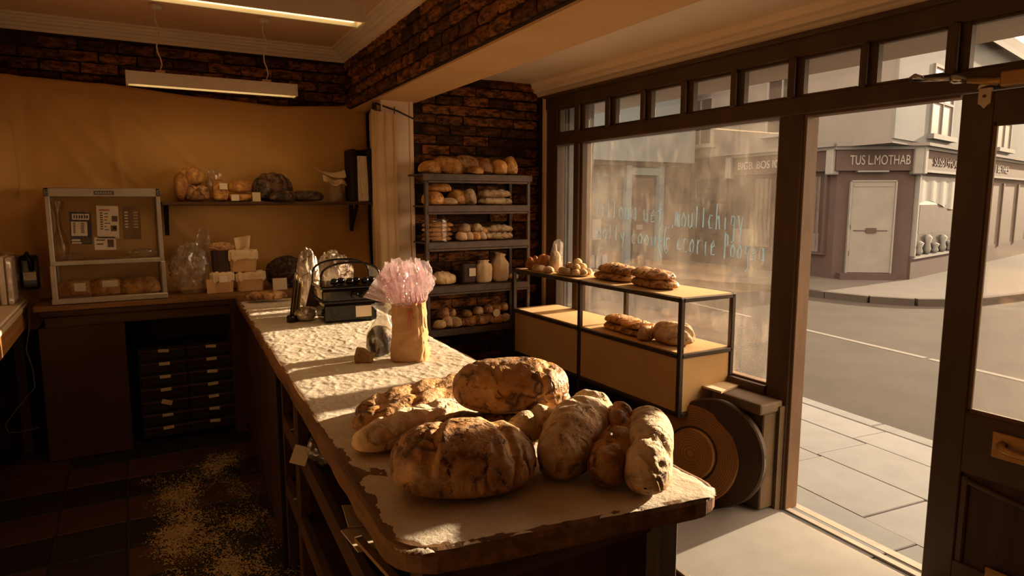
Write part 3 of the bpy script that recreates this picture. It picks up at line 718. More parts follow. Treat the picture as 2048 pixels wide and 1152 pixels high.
# --- pale blue shop
bs = thing('blue_shop', 'pale blue painted shop front seen through the dusty glass', 'building', (11, 12.7, 0))
def bb(name, m, x0, x1, z0, z1, y0=0., y1=.05, par=None):
    mb = MB().box(x0, x1, 12.7 - y1, 12.7 - y0, z0, z1); return sub(mb, name, m, par) if par is not None else wb(mb, name, m, bs)
bb('shop_wall', mat('shop_inner_brown', (0.058, 0.046, 0.043), (0.04, 0.032, 0.03), 1.6, .8, spec=.04), 6.5, 12.62, -.1, 2.6, -3, 0)
bb('fascia', BLUEP, 6.3, 12.45, 2.565, 6.0, -3, .30)
bb('fascia_shadow_board', SHOPB, 6.3, 12.4, 2.47, 2.565, 0, .12)
for x in (10.42, 11.45, 8.9): bb('frame_post', BLUEF, x, x + .16, -.05, 2.47, 0, .14)
bb('door_head', BLUEF, 10.55, 11.50, 2.25, 2.42, 0, .12)
do = bb('door_leaf', mat('shop_door_brown', (0.072, 0.06, 0.056), (0.0619, 0.0516, 0.0482), 3, .7, spec=.04), 10.72, 11.36, .02, 2.18, .0, .05)
bb('letter_box', SHOPW, 10.80, 11.02, .93, 1.05, .05, .07, do)
gw = bb('shop_window', mat('blue_shop_glass', (0.06, 0.058, 0.058), (0.042, 0.04, 0.04), 2, .2), 9.08, 10.35, .3, 2.35, .0, .04)
bb('poster', mat('pale_poster', (0.085, 0.09, 0.09), (0.065, 0.067, 0.067), 5, .8, spec=.04), 9.20, 9.95, 1.45, 2.28, .04, .05, gw)
bb('notice', SHOPW, 9.38, 9.74, .72, 1.2, .04, .055, gw)
for k in range(3): bb('display_card', BLUEF, 9.4 + k * .19, 9.55 + k * .19, .05, .35, .04, .08, gw)
bb('wall_panel', mat('worn_brown_wall', (0.065, 0.052, 0.048), (0.045, 0.036, 0.033), 1.4, .85, spec=.04), 11.62, 12.4, 0, 2.45, 0, .04)

# --- canopy over our own shop front and white column beside it
cn = MB().box(3.05, 3.78, -2.5, 7.0, 2.43, 2.62).build('trim_6', mat('canopy_paint', (0.34, 0.31, 0.29), (0.31, 0.28, 0.26), 2, .85, spec=.04)); cn['kind'] = 'structure'
wc = struct('wall_neighbour')
wb(MB().box(3.02, 3.30, 4.40, 6.5, -.1, 2.5), 'column', mat('white_column_paint', (0.15, 0.155, 0.165), (0.129, 0.133, 0.142), 3, .8, spec=.04), wc)
for k in range(4): wb(MB().box(3.30, 3.315, 4.42 + k * .09, 4.46 + k * .09, 0, 2.4), 'flute', MATS['white_column_paint'], wc, bevel=.004)
for k in range(3): wb(MB().box(3.05 + k * .085, 3.09 + k * .085, 4.385, 4.402, 0, 2.4), 'flute', MATS['white_column_paint'], wc, bevel=.004)

# ================================================================== BREAD
def loaf_mesh(L, W, H, seed, m, n=2.4, lump=.05, cuts=(), flat=.3, taper=0., bend=0., nu=44, nv=28, arch=0., fine=.012, crk=0., wrk=0.):
    """long axis x, base at z = 0; cuts: (x, slant, depth, width) slashes over the top"""
    r = random.Random(seed); ox, oy, oz = r.uniform(-50, 50), r.uniform(-50, 50), r.uniform(-50, 50)
    vs = []; fs = []; cutv = []; e = 2 / n
    def pw(a, k): return math.copysign(abs(a) ** k, a)
    top, bot = H * (1 - flat), H * flat
    for i in range(nu + 1):
        t = math.pi * (1 - i / nu); ct, st = math.cos(t), math.sin(t)
        X = pw(ct, e); rad = pw(st, e)
        tp = 1 - taper * X
        for j in range(nv):
            ph = 2 * math.pi * j / nv; c, s_ = math.cos(ph), math.sin(ph)
            x = L / 2 * X; y = W / 2 * rad * pw(c, .95) * tp
            z = (top * pw(s_, .95) * tp if s_ >= 0 else bot * pw(s_, .45)) * rad
            d = lump * min(W, H) * fbm(ox + x * 9, oy + y * 9, oz + z * 9, 3) * 1.6 + fine * min(W, H) * noise.noise((ox + x * 60, oy + y * 60, z * 60))
            nr = Vector((X * .6, c, s_)).normalized()
            if crk:
                w_ = noise.noise_vector((ox + x * 14, oy + y * 14, oz + z * 14)) * .35
                dd_ = noise.voronoi((ox + x * 15 + w_.x, oy + y * 15 + w_.y, oz + z * 15 + w_.z))[0]
                ms = sstep(-.05, .3, noise.noise((ox + x * 7, oy + y * 7, 9 + z * 7)))
                d -= crk * (1 - sstep(.0, .16, dd_[1] - dd_[0])) * ms
            if wrk: d += wrk * (1 - 2 * abs(fbm(ox + x * 26, oy + y * 16, oz + z * 20, 3))) * sstep(0, .6, s_)
            if s_ < -.2: d *= .3
            g = 0
            for cx, sl, dp, wd in cuts:
                if s_ > -.05:
                    dist = (x - cx - sl * y + .12 * wd * noise.noise((y * 30 + seed, cx * 9, 1)) * 3) / wd
                    k = math.exp(-dist * dist) * sstep(-.05, .5, s_) * sstep(0, .5, rad)
                    g = max(g, k); d -= dp * k * 1.0
                    d += dp * .35 * math.exp(-((dist - 1.6) ** 2) * 1.3) * sstep(-.05, .5, s_) * sstep(0, .5, rad)
            x += nr.x * d; y += nr.y * d; z += nr.z * d
            y += bend * (x * x) / (L * .5) ; z += arch * (1 - (2 * x / L) ** 2)
            vs.append((x, y, z)); cutv.append(g)
    for i in range(nu):
        for j in range(nv):
            fs.append((i * nv + j, (i + 1) * nv + j, (i + 1) * nv + (j + 1) % nv, i * nv + (j + 1) % nv))
    zb = sorted(v[2] for v in vs)[max(2, len(vs) // 50)]
    vs = [(x, y, max(z - zb, 0)) for x, y, z in vs]
    me = bpy.data.meshes.new('loaf'); me.from_pydata(vs, [], fs)
    bm = bmesh.new(); bm.from_mesh(me); bmesh.ops.remove_doubles(bm, verts=list(bm.verts), dist=1e-5); bmesh.ops.recalc_face_normals(bm, faces=list(bm.faces)); bm.to_mesh(me); bm.free()
    a = me.attributes.new('cut', 'FLOAT', 'POINT')
    # nearest original value by position
    key = {}
    for v, g in zip(vs, cutv): key[(round(v[0], 5), round(v[1], 5), round(v[2], 5))] = g
    for k, v in enumerate(me.vertices): a.data[k].value = key.get((round(v.co.x, 5), round(v.co.y, 5), round(v.co.z, 5)), 0)
    me.polygons.foreach_set('use_smooth', [True] * len(me.polygons)); me.materials.append(m); me.update(); return me
def put(name, me, loc, rz=0, label=None, cat='loaf', group=None, rx=0, ry=0, s=1):
    o = link(name, me, None, loc, (rx, ry, rz)); o.scale = (s, s, s); return tag(o, label, cat, group)
def slashes(L, n, sl=.5, dp=.008, wd=.014, seed=0):
    r = random.Random(seed); return [((i - (n - 1) / 2) * L * .72 / max(n - 1, 1) + r.uniform(-.005, .005), sl, dp, wd) for i in range(n)]

# ================================================================== LONG COUNTER
ZC = .985
def cleft(y): return .405 + (y - 1.15) * .0575
def cright(y): return 1.16 + (y - 1.08) * .055
ct = thing('long_counter', 'long dark wooden counter dusted with flour running to the back bench', 'counter', (.8, 2.8, 0))
# worktop outline with rounded near corners
def corner(pc, a, b, r, n=6):
    pc, a, b = Vector(pc), Vector(a), Vector(b); u = (a - pc).normalized(); v = (b - pc).normalized()
    p0, p1 = pc + u * r, pc + v * r; return [tuple(p0 * (1 - t) ** 2 + pc * 2 * t * (1 - t) + p1 * t * t) for t in [i / n for i in range(n + 1)]]
PL, PR = (.392, 1.115), (1.165, 1.005)
outline = corner(PL, (cleft(4.9), 4.9), PR, .12) + corner(PR, PL, (cright(4.6), 4.6), .10) + [(cright(4.85), 4.85), (cleft(4.93), 4.93)]
# wobble the long edges a little, the wood is worn
def dense(poly, step=.06):
    out = []
    for i in range(len(poly)):
        a, b = Vector(poly[i]), Vector(poly[(i + 1) % len(poly)]); n = max(1, int((b - a).length / step))
        for k in range(n):
            p = a.lerp(b, k / n); out.append((p.x + .006 * noise.noise((p.x * 9, p.y * 9, 3)), p.y + .006 * noise.noise((p.x * 9, p.y * 9, 8))))
    return out
ol = dense(outline)
mb = MB(); n = len(ol); cen = Vector((.8, 2.6))
def inset(p, d):
    q = Vector(p); i = ol.index(p); t = (Vector(ol[(i + 1) % n]) - Vector(ol[i - 1])).normalized(); return (q.x - t.y * d, q.y + t.x * d)
rings = [(.004, ZC - .05), (0, ZC - .042), (0, ZC - .012), (.006, ZC - .003), (.014, ZC)]
for d, z in rings:
    for p in ol: x, y = inset(p, d); mb.v.append((x, y, z + .002 * noise.noise((x * 20, y * 20, z * 20))))
for k in range(len(rings) - 1):
    for i in range(n): mb.f.append((k * n + i, k * n + (i + 1) % n, (k + 1) * n + (i + 1) % n, (k + 1) * n + i))
mb.f.append(tuple(range(n - 1, -1, -1))); mb.f.append(tuple(range((len(rings) - 1) * n, len(rings) * n)))
wb(mb, 'worktop', wood('worn_worktop_wood', (.22, .105, .036), (.075, .034, .013), 'Y', .7, .5), ct)
# frame below
def cbx(name, m, x0, x1, y0, y1, z0, z1, bev=.004): return wb(MB().box(x0, x1, y0, y1, z0, z1), name, m, ct, bevel=bev)
cbx('end_panel', WOOD_D, .50, 1.075, 1.17, 1.195, .0, ZC - .05)
cbx('end_rail', WOOD_DX, .46, 1.12, 1.155, 1.185, ZC - .14, ZC - .05)
wb(MB().prism([(1.055, 1.125), (1.115, 1.12), (1.12, 1.19), (1.06, 1.195)], 0, ZC - .05), 'corner_post', mat('grey_painted_post', (.14, .12, .105), (.075, .052, .035), 8, .7, bump=.3, bscale=30, stretch=(1, 1, .2)), ct, bevel=.005)
wb(MB().prism([(.455, 1.15), (.51, 1.145), (.515, 1.215), (.46, 1.22)], 0, ZC - .05), 'corner_post', WOOD_D, ct, bevel=.005)
# customer-side boards
ys = [1.20 + k * .52 for k in range(8)]
for a, b in zip(ys[:-1], ys[1:]):
    wb(MB().prism([(cright(a) - .05, a + .004), (cright(a) - .03, a + .004), (cright(b) - .03, b - .004), (cright(b) - .05, b - .004)], 0, ZC - .05), 'side_board', WOOD_D, ct)
# staff-side: posts, shelves and lips
for y in (2.55, 2.95):
    wb(MB().box(cleft(y) + .03, cleft(y) + .075, y, y + .06, 0, ZC - .05), 'post', WOOD_D, ct, bevel=.004)
for y0, y1 in ((2.98, 3.30), (3.305, 3.62), (3.625, 3.94), (3.945, 4.30), (4.305, 4.66), (4.665, 4.93)):
    wb(MB().prism([(cleft(y0) + .035, y0), (cleft(y0) + .06, y0), (cleft(y1) + .06, y1), (cleft(y1) + .035, y1)], 0, ZC - .05), 'side_board', WOOD_D, ct)
for z in (.70, .40):
    wb(MB().prism([(cleft(1.2) + .06, 1.2), (cright(1.2) - .06, 1.2), (cright(3) - .06, 3.0), (cleft(3) + .06, 3.0)], z - .02, z), 'shelf', WOOD_DY, ct)
    wb(MB().prism([(cleft(1.2) + .03, 1.2), (cleft(1.2) + .055, 1.2), (cleft(3) + .055, 3.0), (cleft(3) + .03, 3.0)], z - .055, z + .02), 'shelf_lip', WOOD_DY, ct)
wb(MB().box(.52, 1.12, 2.96, 2.985, 0, ZC - .06), 'bulkhead', BLACKM, ct)
# flour on the worktop
def inside(x, y):
    d = 9
    for i in range(n):
        a, b = ol[i], ol[(i + 1) % n]; ex, ey = b[0] - a[0], b[1] - a[1]; l = math.hypot(ex, ey)
        if l < 1e-6: continue
        t = clamp(((x - a[0]) * ex + (y - a[1]) * ey) / (l * l)); px, py = a[0] + ex * t, a[1] + ey * t
        dd = math.hypot(x - px, y - py); s = ex * (y - a[1]) - ey * (x - a[0])
        if dd < abs(d): d = dd if s > 0 else -dd
    return d
def edge_d(x, y):
    # cheap distance to the outline: long sides are lines, near end a line plus rounded corners
    dl = x - cleft(y); drr = cright(y) - x; t = (x - PL[0]) / (PR[0] - PL[0]); dn = y - lerp(PL[1], PR[1], t)
    d = min(dl, drr, dn)
    def rc(a, b, r): return r - math.hypot(max(0, r - a), max(0, r - b)) if a < r and b < r else 9
    return min(d, rc(dl, dn, .075), rc(drr, dn, .065))
def fl_h(x, y):
    e = edge_d(x, y)
    ridg = 1 - abs(fbm(x * 13 + 3, y * 9, 2.2, 3)) * 3
    h = .0020 + .0026 * max(0, ridg) ** 3 + .0030 * fbm(x * 5, y * 5, 7, 4) + .0012 * noise.noise((x * 70, y * 60, 4))
    h *= sstep(1.35, 2.4, y) * .75 + .35
    k = .004 + .009 * fbm(x * 16, y * 16, 5, 3)
    if y < 1.9 and x < .62: k += .035 * max(0, fbm(x * 24, y * 24, 1.5, 4) + .12)
    if y < 1.25: k += .022 * max(0, fbm(x * 26, y * 26, 9.5, 4))
    return max(0.0006, h) * sstep(k, k + .04, e) - .008 * (1 - sstep(k - .018, k + .014, e)) + .0004
def fl_keep(x, y): return edge_d(x, y) > .002
NX, NY = 140, 520
def flxy(u, v):
    uu = lerp(.006, .994, u); yn = lerp(PL[1], PR[1], uu) + .005; y = lerp(yn, 4.62, v)
    return lerp(cleft(y), cright(y), uu), y
def flv(u, v):
    x, y = flxy(u, v); return (x, y, ZC + fl_h(x, y))
def flk(u, v): return edge_d(*flxy(u, v)) > .001
fo = MB().grid(flv, NX, NY, keep=flk)
o = fo.build('flour', FLOUR, smooth=True); tag(o, 'white flour spread over the long counter top', 'flour', kind='stuff')

# ------------------------------------------------------------------ loaves at the near end of the counter
ZL = ZC + .004
put('round_loaf', loaf_mesh(.335, .26, .142, 11, CR_DARK, 2.5, .05, [(-.055, .15, .005, .010), (.085, -.3, .007, .012)], .38, .06, nu=110, nv=72, crk=.007, wrk=.004), (.650, 1.352, ZL), -.42, 'biggest dark round loaf at the front of the floured counter')
put('oval_loaf', loaf_mesh(.325, .21, .142, 12, CR_MID, 2.5, .03, [(.10, .2, .003, .012)], .42, -.05, nu=100, nv=64, crk=.004, wrk=.0015), (.905, 1.575, ZL + .08), -.45, 'smooth brown oval loaf lying on top of the heap')
put('long_loaf', loaf_mesh(.62, .15, .08, 13, CR_MID, 2.6, .07, slashes(.6, 5, .9, .007, .022, 1), .3, 0, -.04, nu=120, nv=44, crk=.004, wrk=.004), (.855, 1.955, ZL), .20, 'long slashed loaf farthest back in the counter heap')
put('long_loaf', loaf_mesh(.52, .14, .08, 14, CR_MID, 2.6, .07, slashes(.5, 4, .9, .007, .022, 2), .3, 0, .03, nu=110, nv=44, crk=.004, wrk=.004), (.775, 1.84, ZL), .22, 'second long loaf from the back, cracked golden crust')
put('long_loaf', loaf_mesh(.42, .135, .08, 15, CR_FLOUR, 2.5, .06, [(-.10, .8, .010, .02), (.05, .8, .008, .02)], .3, 0, 0, nu=100, nv=44, wrk=.005), (.675, 1.705, ZL), .33, 'floured long loaf between the cracked loaves and the round loaf')
put('long_loaf', loaf_mesh(.30, .12, .08, 16, CR_DARK, 2.4, .06, [(-.06, .7, .008, .018)], .3, 0, 0, nu=80, nv=40, wrk=.005), (.715, 1.585, ZL), .30, 'brown loaf tucked just behind the biggest round loaf')
put('small_loaf', loaf_mesh(.175, .085, .075, 17, CR_FLOUR, 2.2, .07, [(.02, .5, .008, .014)], .35, -.15, nu=64, nv=40, crk=.004, wrk=.003), (.872, 1.415, ZL + .05), .28, 'small pointed loaf wedged under the smooth oval loaf', ry=-.12)
put('shaded_loaf', loaf_mesh(.26, .17, .09, 18, CR_DARK, 2.4, .05, (), .35), (.89, 1.55, ZL), -.3, 'shaded brown loaf underneath the smooth oval loaf')
put('farmhouse_loaf', loaf_mesh(.34, .15, .135, 19, CR_FLOUR, 2.5, .08, [(.10, -.2, .012, .02)], .35, -.10, nu=110, nv=60, crk=.006, wrk=.006), (.965, 1.335, ZL + .012), .60, 'tall floured loaf, leftmost of three slanting loaves on the counter', ry=-.16)
put('farmhouse_loaf', loaf_mesh(.28, .11, .10, 20, CR_MID, 2.4, .09, [(.04, .1, .012, .018), (-.06, -.4, .006, .018)], .35, -.04, nu=100, nv=54, crk=.007, wrk=.006), (1.012, 1.235, ZL + .008), .66, 'brown cracked loaf, middle one of three slanting loaves', ry=-.12)
put('farmhouse_loaf', loaf_mesh(.335, .12, .12, 21, CR_FLOUR, 2.5, .05, [(-.06, .3, .009, .018)], .35, -.04, .05, nu=100, nv=54, crk=.005, wrk=.004), (1.070, 1.185, ZL + .010), .86, 'pale floured loaf nearest the counter corner', ry=-.12)
put('loaf_crust', loaf_mesh(.12, .07, .06, 22, CR_MID, 2.0, .25, [(0, .4, .016, .016)], .35, nu=50, nv=32, crk=.006), (1.06, 1.295, ZL + .08), .9, 'torn crusty piece on top between the slanting loaves')
put('floured_loaf', loaf_mesh(.20, .11, .11, 23, CR_FLOUR, 2.4, .06, (), .3), (1.07, 1.60, ZL), .9, 'floured loaf end showing behind the smooth oval loaf')

# bags further up the counter
def crumpled(fn, nu, nv, name, m, root, smooth=False): return wb(MB().grid(fn, nu, nv, wrap=True), name, m, root, smooth=smooth)
bx, by = at(828, 726, z=ZC).x, at(828, 726, z=ZC).y + .045
pb = thing('paper_bag', 'tall kraft paper bag with a pink cellophane frill on the counter', 'paper bag', (bx, by, ZC))
def bagshape(u, v, w=.076, d=.054, h=.245, neck=.82, seed=0, cru=.006, x=None, y=None):
    x = bx if x is None else x; y = by if y is None else y
    a = 2 * math.pi * u; c, s = math.cos(a), math.sin(a)
    k = 2 / 3.6; rx = math.copysign(abs(c) ** k, c) * w; ry = math.copysign(abs(s) ** k, s) * d
    sc = lerp(1.0, neck, v ** 1.5) * (1 + .04 * math.sin(v * 9 + seed))
    if v == 0: sc = .96
    j = cru * fbm(c * 2 + seed, s * 2, v * 5, 3) * 2 * (1 if v > 0 else 0) + (.006 * v ** 3 * math.sin(a * 9))
    p = Vector((rx * sc + c * j, ry * sc + s * j, v * h + .004 * math.sin(3 * a) * v))
    p = Matrix.Rotation(-.62, 3, 'Z') @ p; return (x + p.x, y + p.y, ZC + .003 + p.z)
crumpled(lambda u, v: bagshape(u, v), 56, 26, 'paper_body', KRAFT, pb)
wb(MB().add([bagshape(k / 24, 0) for k in range(24)], [tuple(range(23, -1, -1))]), 'base_fold', KRAFT, pb)
def frill(u, v, r0=.045, rm=.10, zc=.30, n=9, seed=0.0, top=.42, amp=1.0):
    """ruffled ball of film: rises from the neck, swells and curls in at the top"""
    a = 2 * math.pi * u; t = v
    r = lerp(r0, rm, t ** .75) * (1 - .22 * sstep(.75, 1, t))
    w = math.sin(a * n + seed + 2 * t) + .6 * math.sin(a * (2 * n + 1) + 2.3 * seed)
    r += .013 * amp * w * sstep(.1, .8, t) + .008 * noise.noise((math.cos(a) * 7, math.sin(a) * 7, t * 7 + seed))
    z = lerp(.232, top, t) + .012 * amp * math.sin(a * 5 + seed) * t + .010 * noise.noise((math.cos(a) * 9 + seed, math.sin(a) * 9, t * 5)) * t
    return (bx - .010 * t + r * math.cos(a) * 1.08, by + r * math.sin(a) * .8, ZC + z)
crumpled(lambda u, v: frill(u, v, .054, .112, n=9, top=.365), 130, 20, 'cellophane_frill', PINK, pb)
crumpled(lambda u, v: frill(u, v, .040, .094, n=7, seed=2.1, top=.405), 110, 20, 'cellophane_frill', PINK, pb)
crumpled(lambda u, v: frill(u, v, .025, .062, n=6, seed=4.4, top=.42, amp=.8), 80, 18, 'cellophane_frill', PINK, pb)
for k in range(6):
    a = -2.4 + k * .35
    wb(MB().tube([(bx + .03 * math.cos(a), by + .03 * math.sin(a), ZC + .225), (bx + .065 * math.cos(a), by + .055 * math.sin(a), ZC + .26), (bx + .06 * math.cos(a) - .004, by + .05 * math.sin(a), ZC + .30)], [.003, .006, .002], 6), 'pink_fold', mat('rose_film_fold', (.75, .34, .36), (.60, .22, .24), 12, .4), pb)
# side puff of cellophane to the left
def puff(u, v):
    a = 2 * math.pi * u; L = .14 * v
    dr_ = Vector((-.82, .30, .62)).normalized()
    s1 = dr_.orthogonal().normalized(); s2 = dr_.cross(s1)
    r = .014 + .045 * v ** .8 + .012 * math.sin(a * 5) * v
    p = Vector((bx - .03, by, ZC + .25)) + dr_ * L + (s1 * math.cos(a) + s2 * math.sin(a)) * r; return tuple(p)
crumpled(puff, 50, 10, 'cellophane_puff', PINK, pb)
wb(MB().tube([(bx + .060 * math.cos(t), by + .046 * math.sin(t), ZC + .238 + .003 * math.sin(5 * t)) for t in [i * math.pi / 15 for i in range(31)]], .0035, 6), 'ribbon', PINKD, pb)
fx, fy = math.sin(AZ - .15), math.cos(AZ - .15)
for dx, l in ((-.005, .085), (.008, .05)):
    q = Vector((bx, by)) - Vector((fx, fy)) * .054 + Vector((fy, -fx)) * dx
    wb(MB().tube([(q.x, q.y, ZC + .222), (q.x - .002 * fx, q.y - .004 * fy, ZC + .222 - l * .5), (q.x + .003 * fy - .012 * fx, q.y - .012 * fy, ZC + .222 - l)], [.004, .003, .002], 6), 'ribbon_tail', PINKD, pb)
for s in (-1, 1):
    q = Vector((bx, by)) + Vector((fy, -fx)) * (.056 * s) - Vector((fx, fy)) * .02
    wb(MB().tube([(q.x, q.y, ZC + .228), (q.x + fy * .006 * s, q.y - fx * .006 * s, ZC + .17), (q.x + fy * .012 * s, q.y - fx * .012 * s, ZC + (.10 if s < 0 else .14))], [.004, .0035, .002], 6), 'ribbon_tail', PINKD, pb)
# dark produce in a clear bag behind it
cx, cy = at(764, 716, z=ZC).x + .01, at(764, 716, z=ZC).y + .05
cg = thing('clear_bag', 'clear plastic bag of dark rolls tied beside the kraft bag', 'plastic bag', (cx, cy, ZC))
def clr(u, v, k=1.0, h=.22):
    a = 2 * math.pi * u; r = .062 * k * (1 - .62 * sstep(.35, .85, v)) * (1 + .06 * math.sin(a * 4 + v * 8)) + .004 * fbm(math.cos(a) * 3, math.sin(a) * 3, v * 7, 3)
    if v > .86: r += .03 * (v - .86) / .14
    return (cx + r * math.cos(a) + .02 * v, cy + r * math.sin(a) * .85, ZC + .003 + h * v)
crumpled(lambda u, v: clr(u, v), 40, 22, 'film', CLEAR, cg, True)
dk = loaf_mesh(.13, .10, .13, 31, crust('prune_dark', (.06, .035, .02), (.03, .017, .01), (.015, .009, .006), 0, .35, .4), 2.6, .12, (), .35)
o = link('dark_rolls', dk); o.location = (0, 0, 0)
o.parent = cg; o.location = (0, 0, .004); o.scale = (.85, .95, .95)
hx, hy = at(730, 728, z=ZC).x, at(730, 728, z=ZC).y + .02
hm = MB(); hb = [(-.034, -.022), (.030, -.026), (.040, .012), (.012, .032), (-.030, .024)]; ht = [(-.026, -.014), (.0, -.016), (.006, .006), (-.004, .016), (-.024, .014)]
hm.v = [(x, y, 0) for x, y in hb] + [(x * 1.08, y * 1.08, .028) for x, y in hb] + [(x, y, .066 - .25 * (x + .02)) for x, y in ht]
hm.f = [(4, 3, 2, 1, 0)] + [(5 * k + q, 5 * k + (q + 1) % 5, 5 * k + 5 + (q + 1) % 5, 5 * k + 5 + q) for k in (0, 1) for q in range(5)] + [(10, 11, 12, 13, 14)]
o = hm.build('crust_heel', STONEB, bevel=.006, seg=2, loc=(hx, hy, ZC + .003), rot=(0, 0, -.35)); tag(o, 'small brown bread heel standing beside the clear bag', 'bread heel')

# ------------------------------------------------------------------ under the counter, staff side
o = MB().box(-.028, .028, -.001, .001, -.034, .034).build('price_card', CARD, loc=(.485, 2.36, .742), rot=(-.1, .35, -.30)); tag(o, 'yellowed card clipped to the counter shelf lip beside the clear film bag', 'card')
o = MB().prism([(0, 0), (.11, -.02), (.16, .11), (.04, .15)], 0, .003).build('notepad', CARD, loc=(.49, 1.78, .726), rot=(0, .12, .1)); tag(o, 'upper beige pad of paper poking out under the worktop', 'notepad')
o = MB().prism([(0, 0), (.13, -.01), (.14, .15), (.01, .14)], 0, .003).build('notepad', CARD, loc=(.475, 1.64, .722), rot=(0, .1, .12)); tag(o, 'lower beige pad of paper poking out under the worktop', 'notepad')
o = MB().box(-.01, .01, -.16, .16, 0, .012).build('wooden_ruler', wood('pale_stick', (.34, .20, .08), (.24, .13, .05), 'Y'), loc=(.50, 1.52, .735), rot=(0, 0, .08)); tag(o, 'thin wooden stick lying on the counter shelf by the pads', 'ruler')
fb_ = thing('film_bag', 'crumpled clear film bag on the shelf under the counter', 'plastic bag', (.53, 2.32, .70))
wb(MB().grid(lambda u, v: (.55 + (.05 * math.sin(math.pi * v) + .012 * fbm(u * 9, v * 7, 2, 3)) * math.cos(2 * math.pi * u), 2.32 + (.09 * math.sin(math.pi * v)) * math.sin(2 * math.pi * u), .702 + .13 * v + .02 * fbm(u * 6, v * 6, 1, 2)), 36, 18, wrap=True), 'film', CLEAR, fb_)
put('wrapped_roll', loaf_mesh(.12, .09, .07, 40, CR_DARK), (.56, 1.95, .402), .4, 'brown roll in shadow on the lowest counter shelf', 'roll')
put('wrapped_roll', loaf_mesh(.14, .10, .08, 41, CR_DARK), (.57, 1.72, .402), 1.1, 'larger roll nearest the viewer on the lowest counter shelf', 'roll')

# ------------------------------------------------------------------ entrance mat and floor flour
em = thing('entrance_mat', 'beige entrance mat inside the shop doorway', 'mat', (2.5, 1.8, 0))
wb(MB().prism([(2.08, 2.455), (2.905, 2.335), (2.80, .6), (1.95, .7)], .001, .012), 'pile', MATM, em, bevel=.002)
wb(MB().prism([(2.055, 2.46), (2.08, 2.457), (1.95, .69), (1.925, .69)], .001, .016), 'metal_edge', ALU, em, bevel=.002)
def ffk(u, v):
    x, y = lerp(-.06, .62, u), lerp(2.4, 4.75, v)
    m = fbm(x * 4, y * 3, 3, 4) + .55 * fbm(x * 45, y * 30, 8, 3) + .75 * noise.noise((x * 130, y * 95, 2)) + .24
    e = min(u * 5, (1 - u) * 4, (1 - v) * 5, v * 6, 1)
    return m * .9 + e * .5 - .62 > .16
o = MB().grid(lambda u, v: (lerp(-.06, .62, u), lerp(2.4, 4.75, v), .0042 + .001 * noise.noise((u * 60, v * 90, 0))), 300, 700, keep=ffk).build('spilt_flour', FLOUR_F); tag(o, 'flour scuffed over the dark floor tiles behind the counter', 'flour', kind='stuff')

# ------------------------------------------------------------------ glazed display cabinet in the window
XC0, XC1, YC0, YC1, YCM = 2.565, 2.955, 2.61, 4.405, 3.54
dc = thing('display_cabinet', 'low steel framed display cabinet with beige panels in the window', 'display cabinet', (2.76, 3.55, 0))
ZT, ZM, ZBt = 1.125, .815, .485
r_ = .014
def bar(name, x0, x1, y0, y1, z0, z1, m=STEEL_D): return wb(MB().box(x0, x1, y0, y1, z0, z1), name, m, dc, bevel=.003)
for x in (XC0, XC1):
    for y in (YC0, YC1): bar('post', x - r_, x + r_, y - r_, y + r_, ZBt - .02 if y == YC0 else 0, ZT)
    bar('post', x - r_, x + r_, YCM - r_, YCM + r_, .3 if x == XC0 else 0, ZT)
for z in (ZT, ZM, ZBt):
    for x in (XC0, XC1): bar('long_rail', x - r_, x + r_, YC0, YC1, z - .024, z)
    for y in (YC0, YC1): bar('cross_rail', XC0, XC1, y - r_, y + r_, z - .024, z)
for y0, y1 in ((YC0, YCM), (YCM, YC1)):
    bar('shelf_board', XC0 + .004, XC1 - .004, y0 + .004, y1 - .004, ZT - .012, ZT + .004, BOARD)
    bar('shelf_board', XC0 + .004, XC1 - .004, y0 + .004, y1 - .004, ZM - .012, ZM + .004, BOARD)
    bar('front_panel', XC0 - .004, XC0 + .004, y0 + .014, y1 - .014, ZBt, ZM - .024, BOARD)
bar('end_panel', XC0 + .014, XC1 - .014, YC0 - .004, YC0 + .004, ZBt, ZM - .024, BOARD)
bar('end_panel', XC0 + .014, XC1 - .014, YC1 - .004, YC1 + .004, ZBt, ZM - .024, BOARD)
bar('back_panel', XC1 - .004, XC1 + .004, YC0 + .014, YC1 - .014, ZBt, ZM - .024, BOARD)
bar('bottom_board', XC0, XC1, YC0, YC1, ZBt - .03, ZBt - .012, BLACKM)
bar('plinth', XC0 + .09, XC1 - .03, YC0 + .30, YC1 - .03, 0, ZBt - .03, BLACKM)
bar('pane', XC0 + .014, XC1 - .014, YC0 - .002, YC0 + .002, ZM, ZT - .024, GLASS_CASE)
# crusty flat loaves: knobbly
def crusty(L, W, H, seed, m=CR_MID): return loaf_mesh(L, W, H, seed, m, 2.7, .16, slashes(L, 7, .3, .011, .013, seed), .35, 0, 0, nu=70, nv=30, fine=.05)
ZTt = ZT + .005; ZMt = ZM + .005
def ptop(px, py, z=ZTt): return at(px, py, z=z)
put('crusty_loaf', crusty(.36, .19, .06, 51), (2.74, 3.02, ZTt), 1.45, 'lower crusty flat loaf of the pair nearest the end of the cabinet top')
put('crusty_loaf', crusty(.33, .17, .06, 52), (2.73, 3.03, ZTt + .052), 1.5, 'upper crusty flat loaf of the pair nearest the end of the cabinet top')
put('crusty_loaf', crusty(.38, .19, .055, 53), (2.76, 3.42, ZTt), 1.5, 'lower crusty loaf of the middle pair on the cabinet top')
put('crusty_loaf', crusty(.34, .17, .06, 54), (2.765, 3.40, ZTt + .047), 1.6, 'upper crusty loaf of the middle pair on the cabinet top')
pt = ptop(1182, 549); pl = thing('bun_tray', 'shallow pale tray on the cabinet top under the little buns', 'tray', (2.70, 3.80, ZTt))
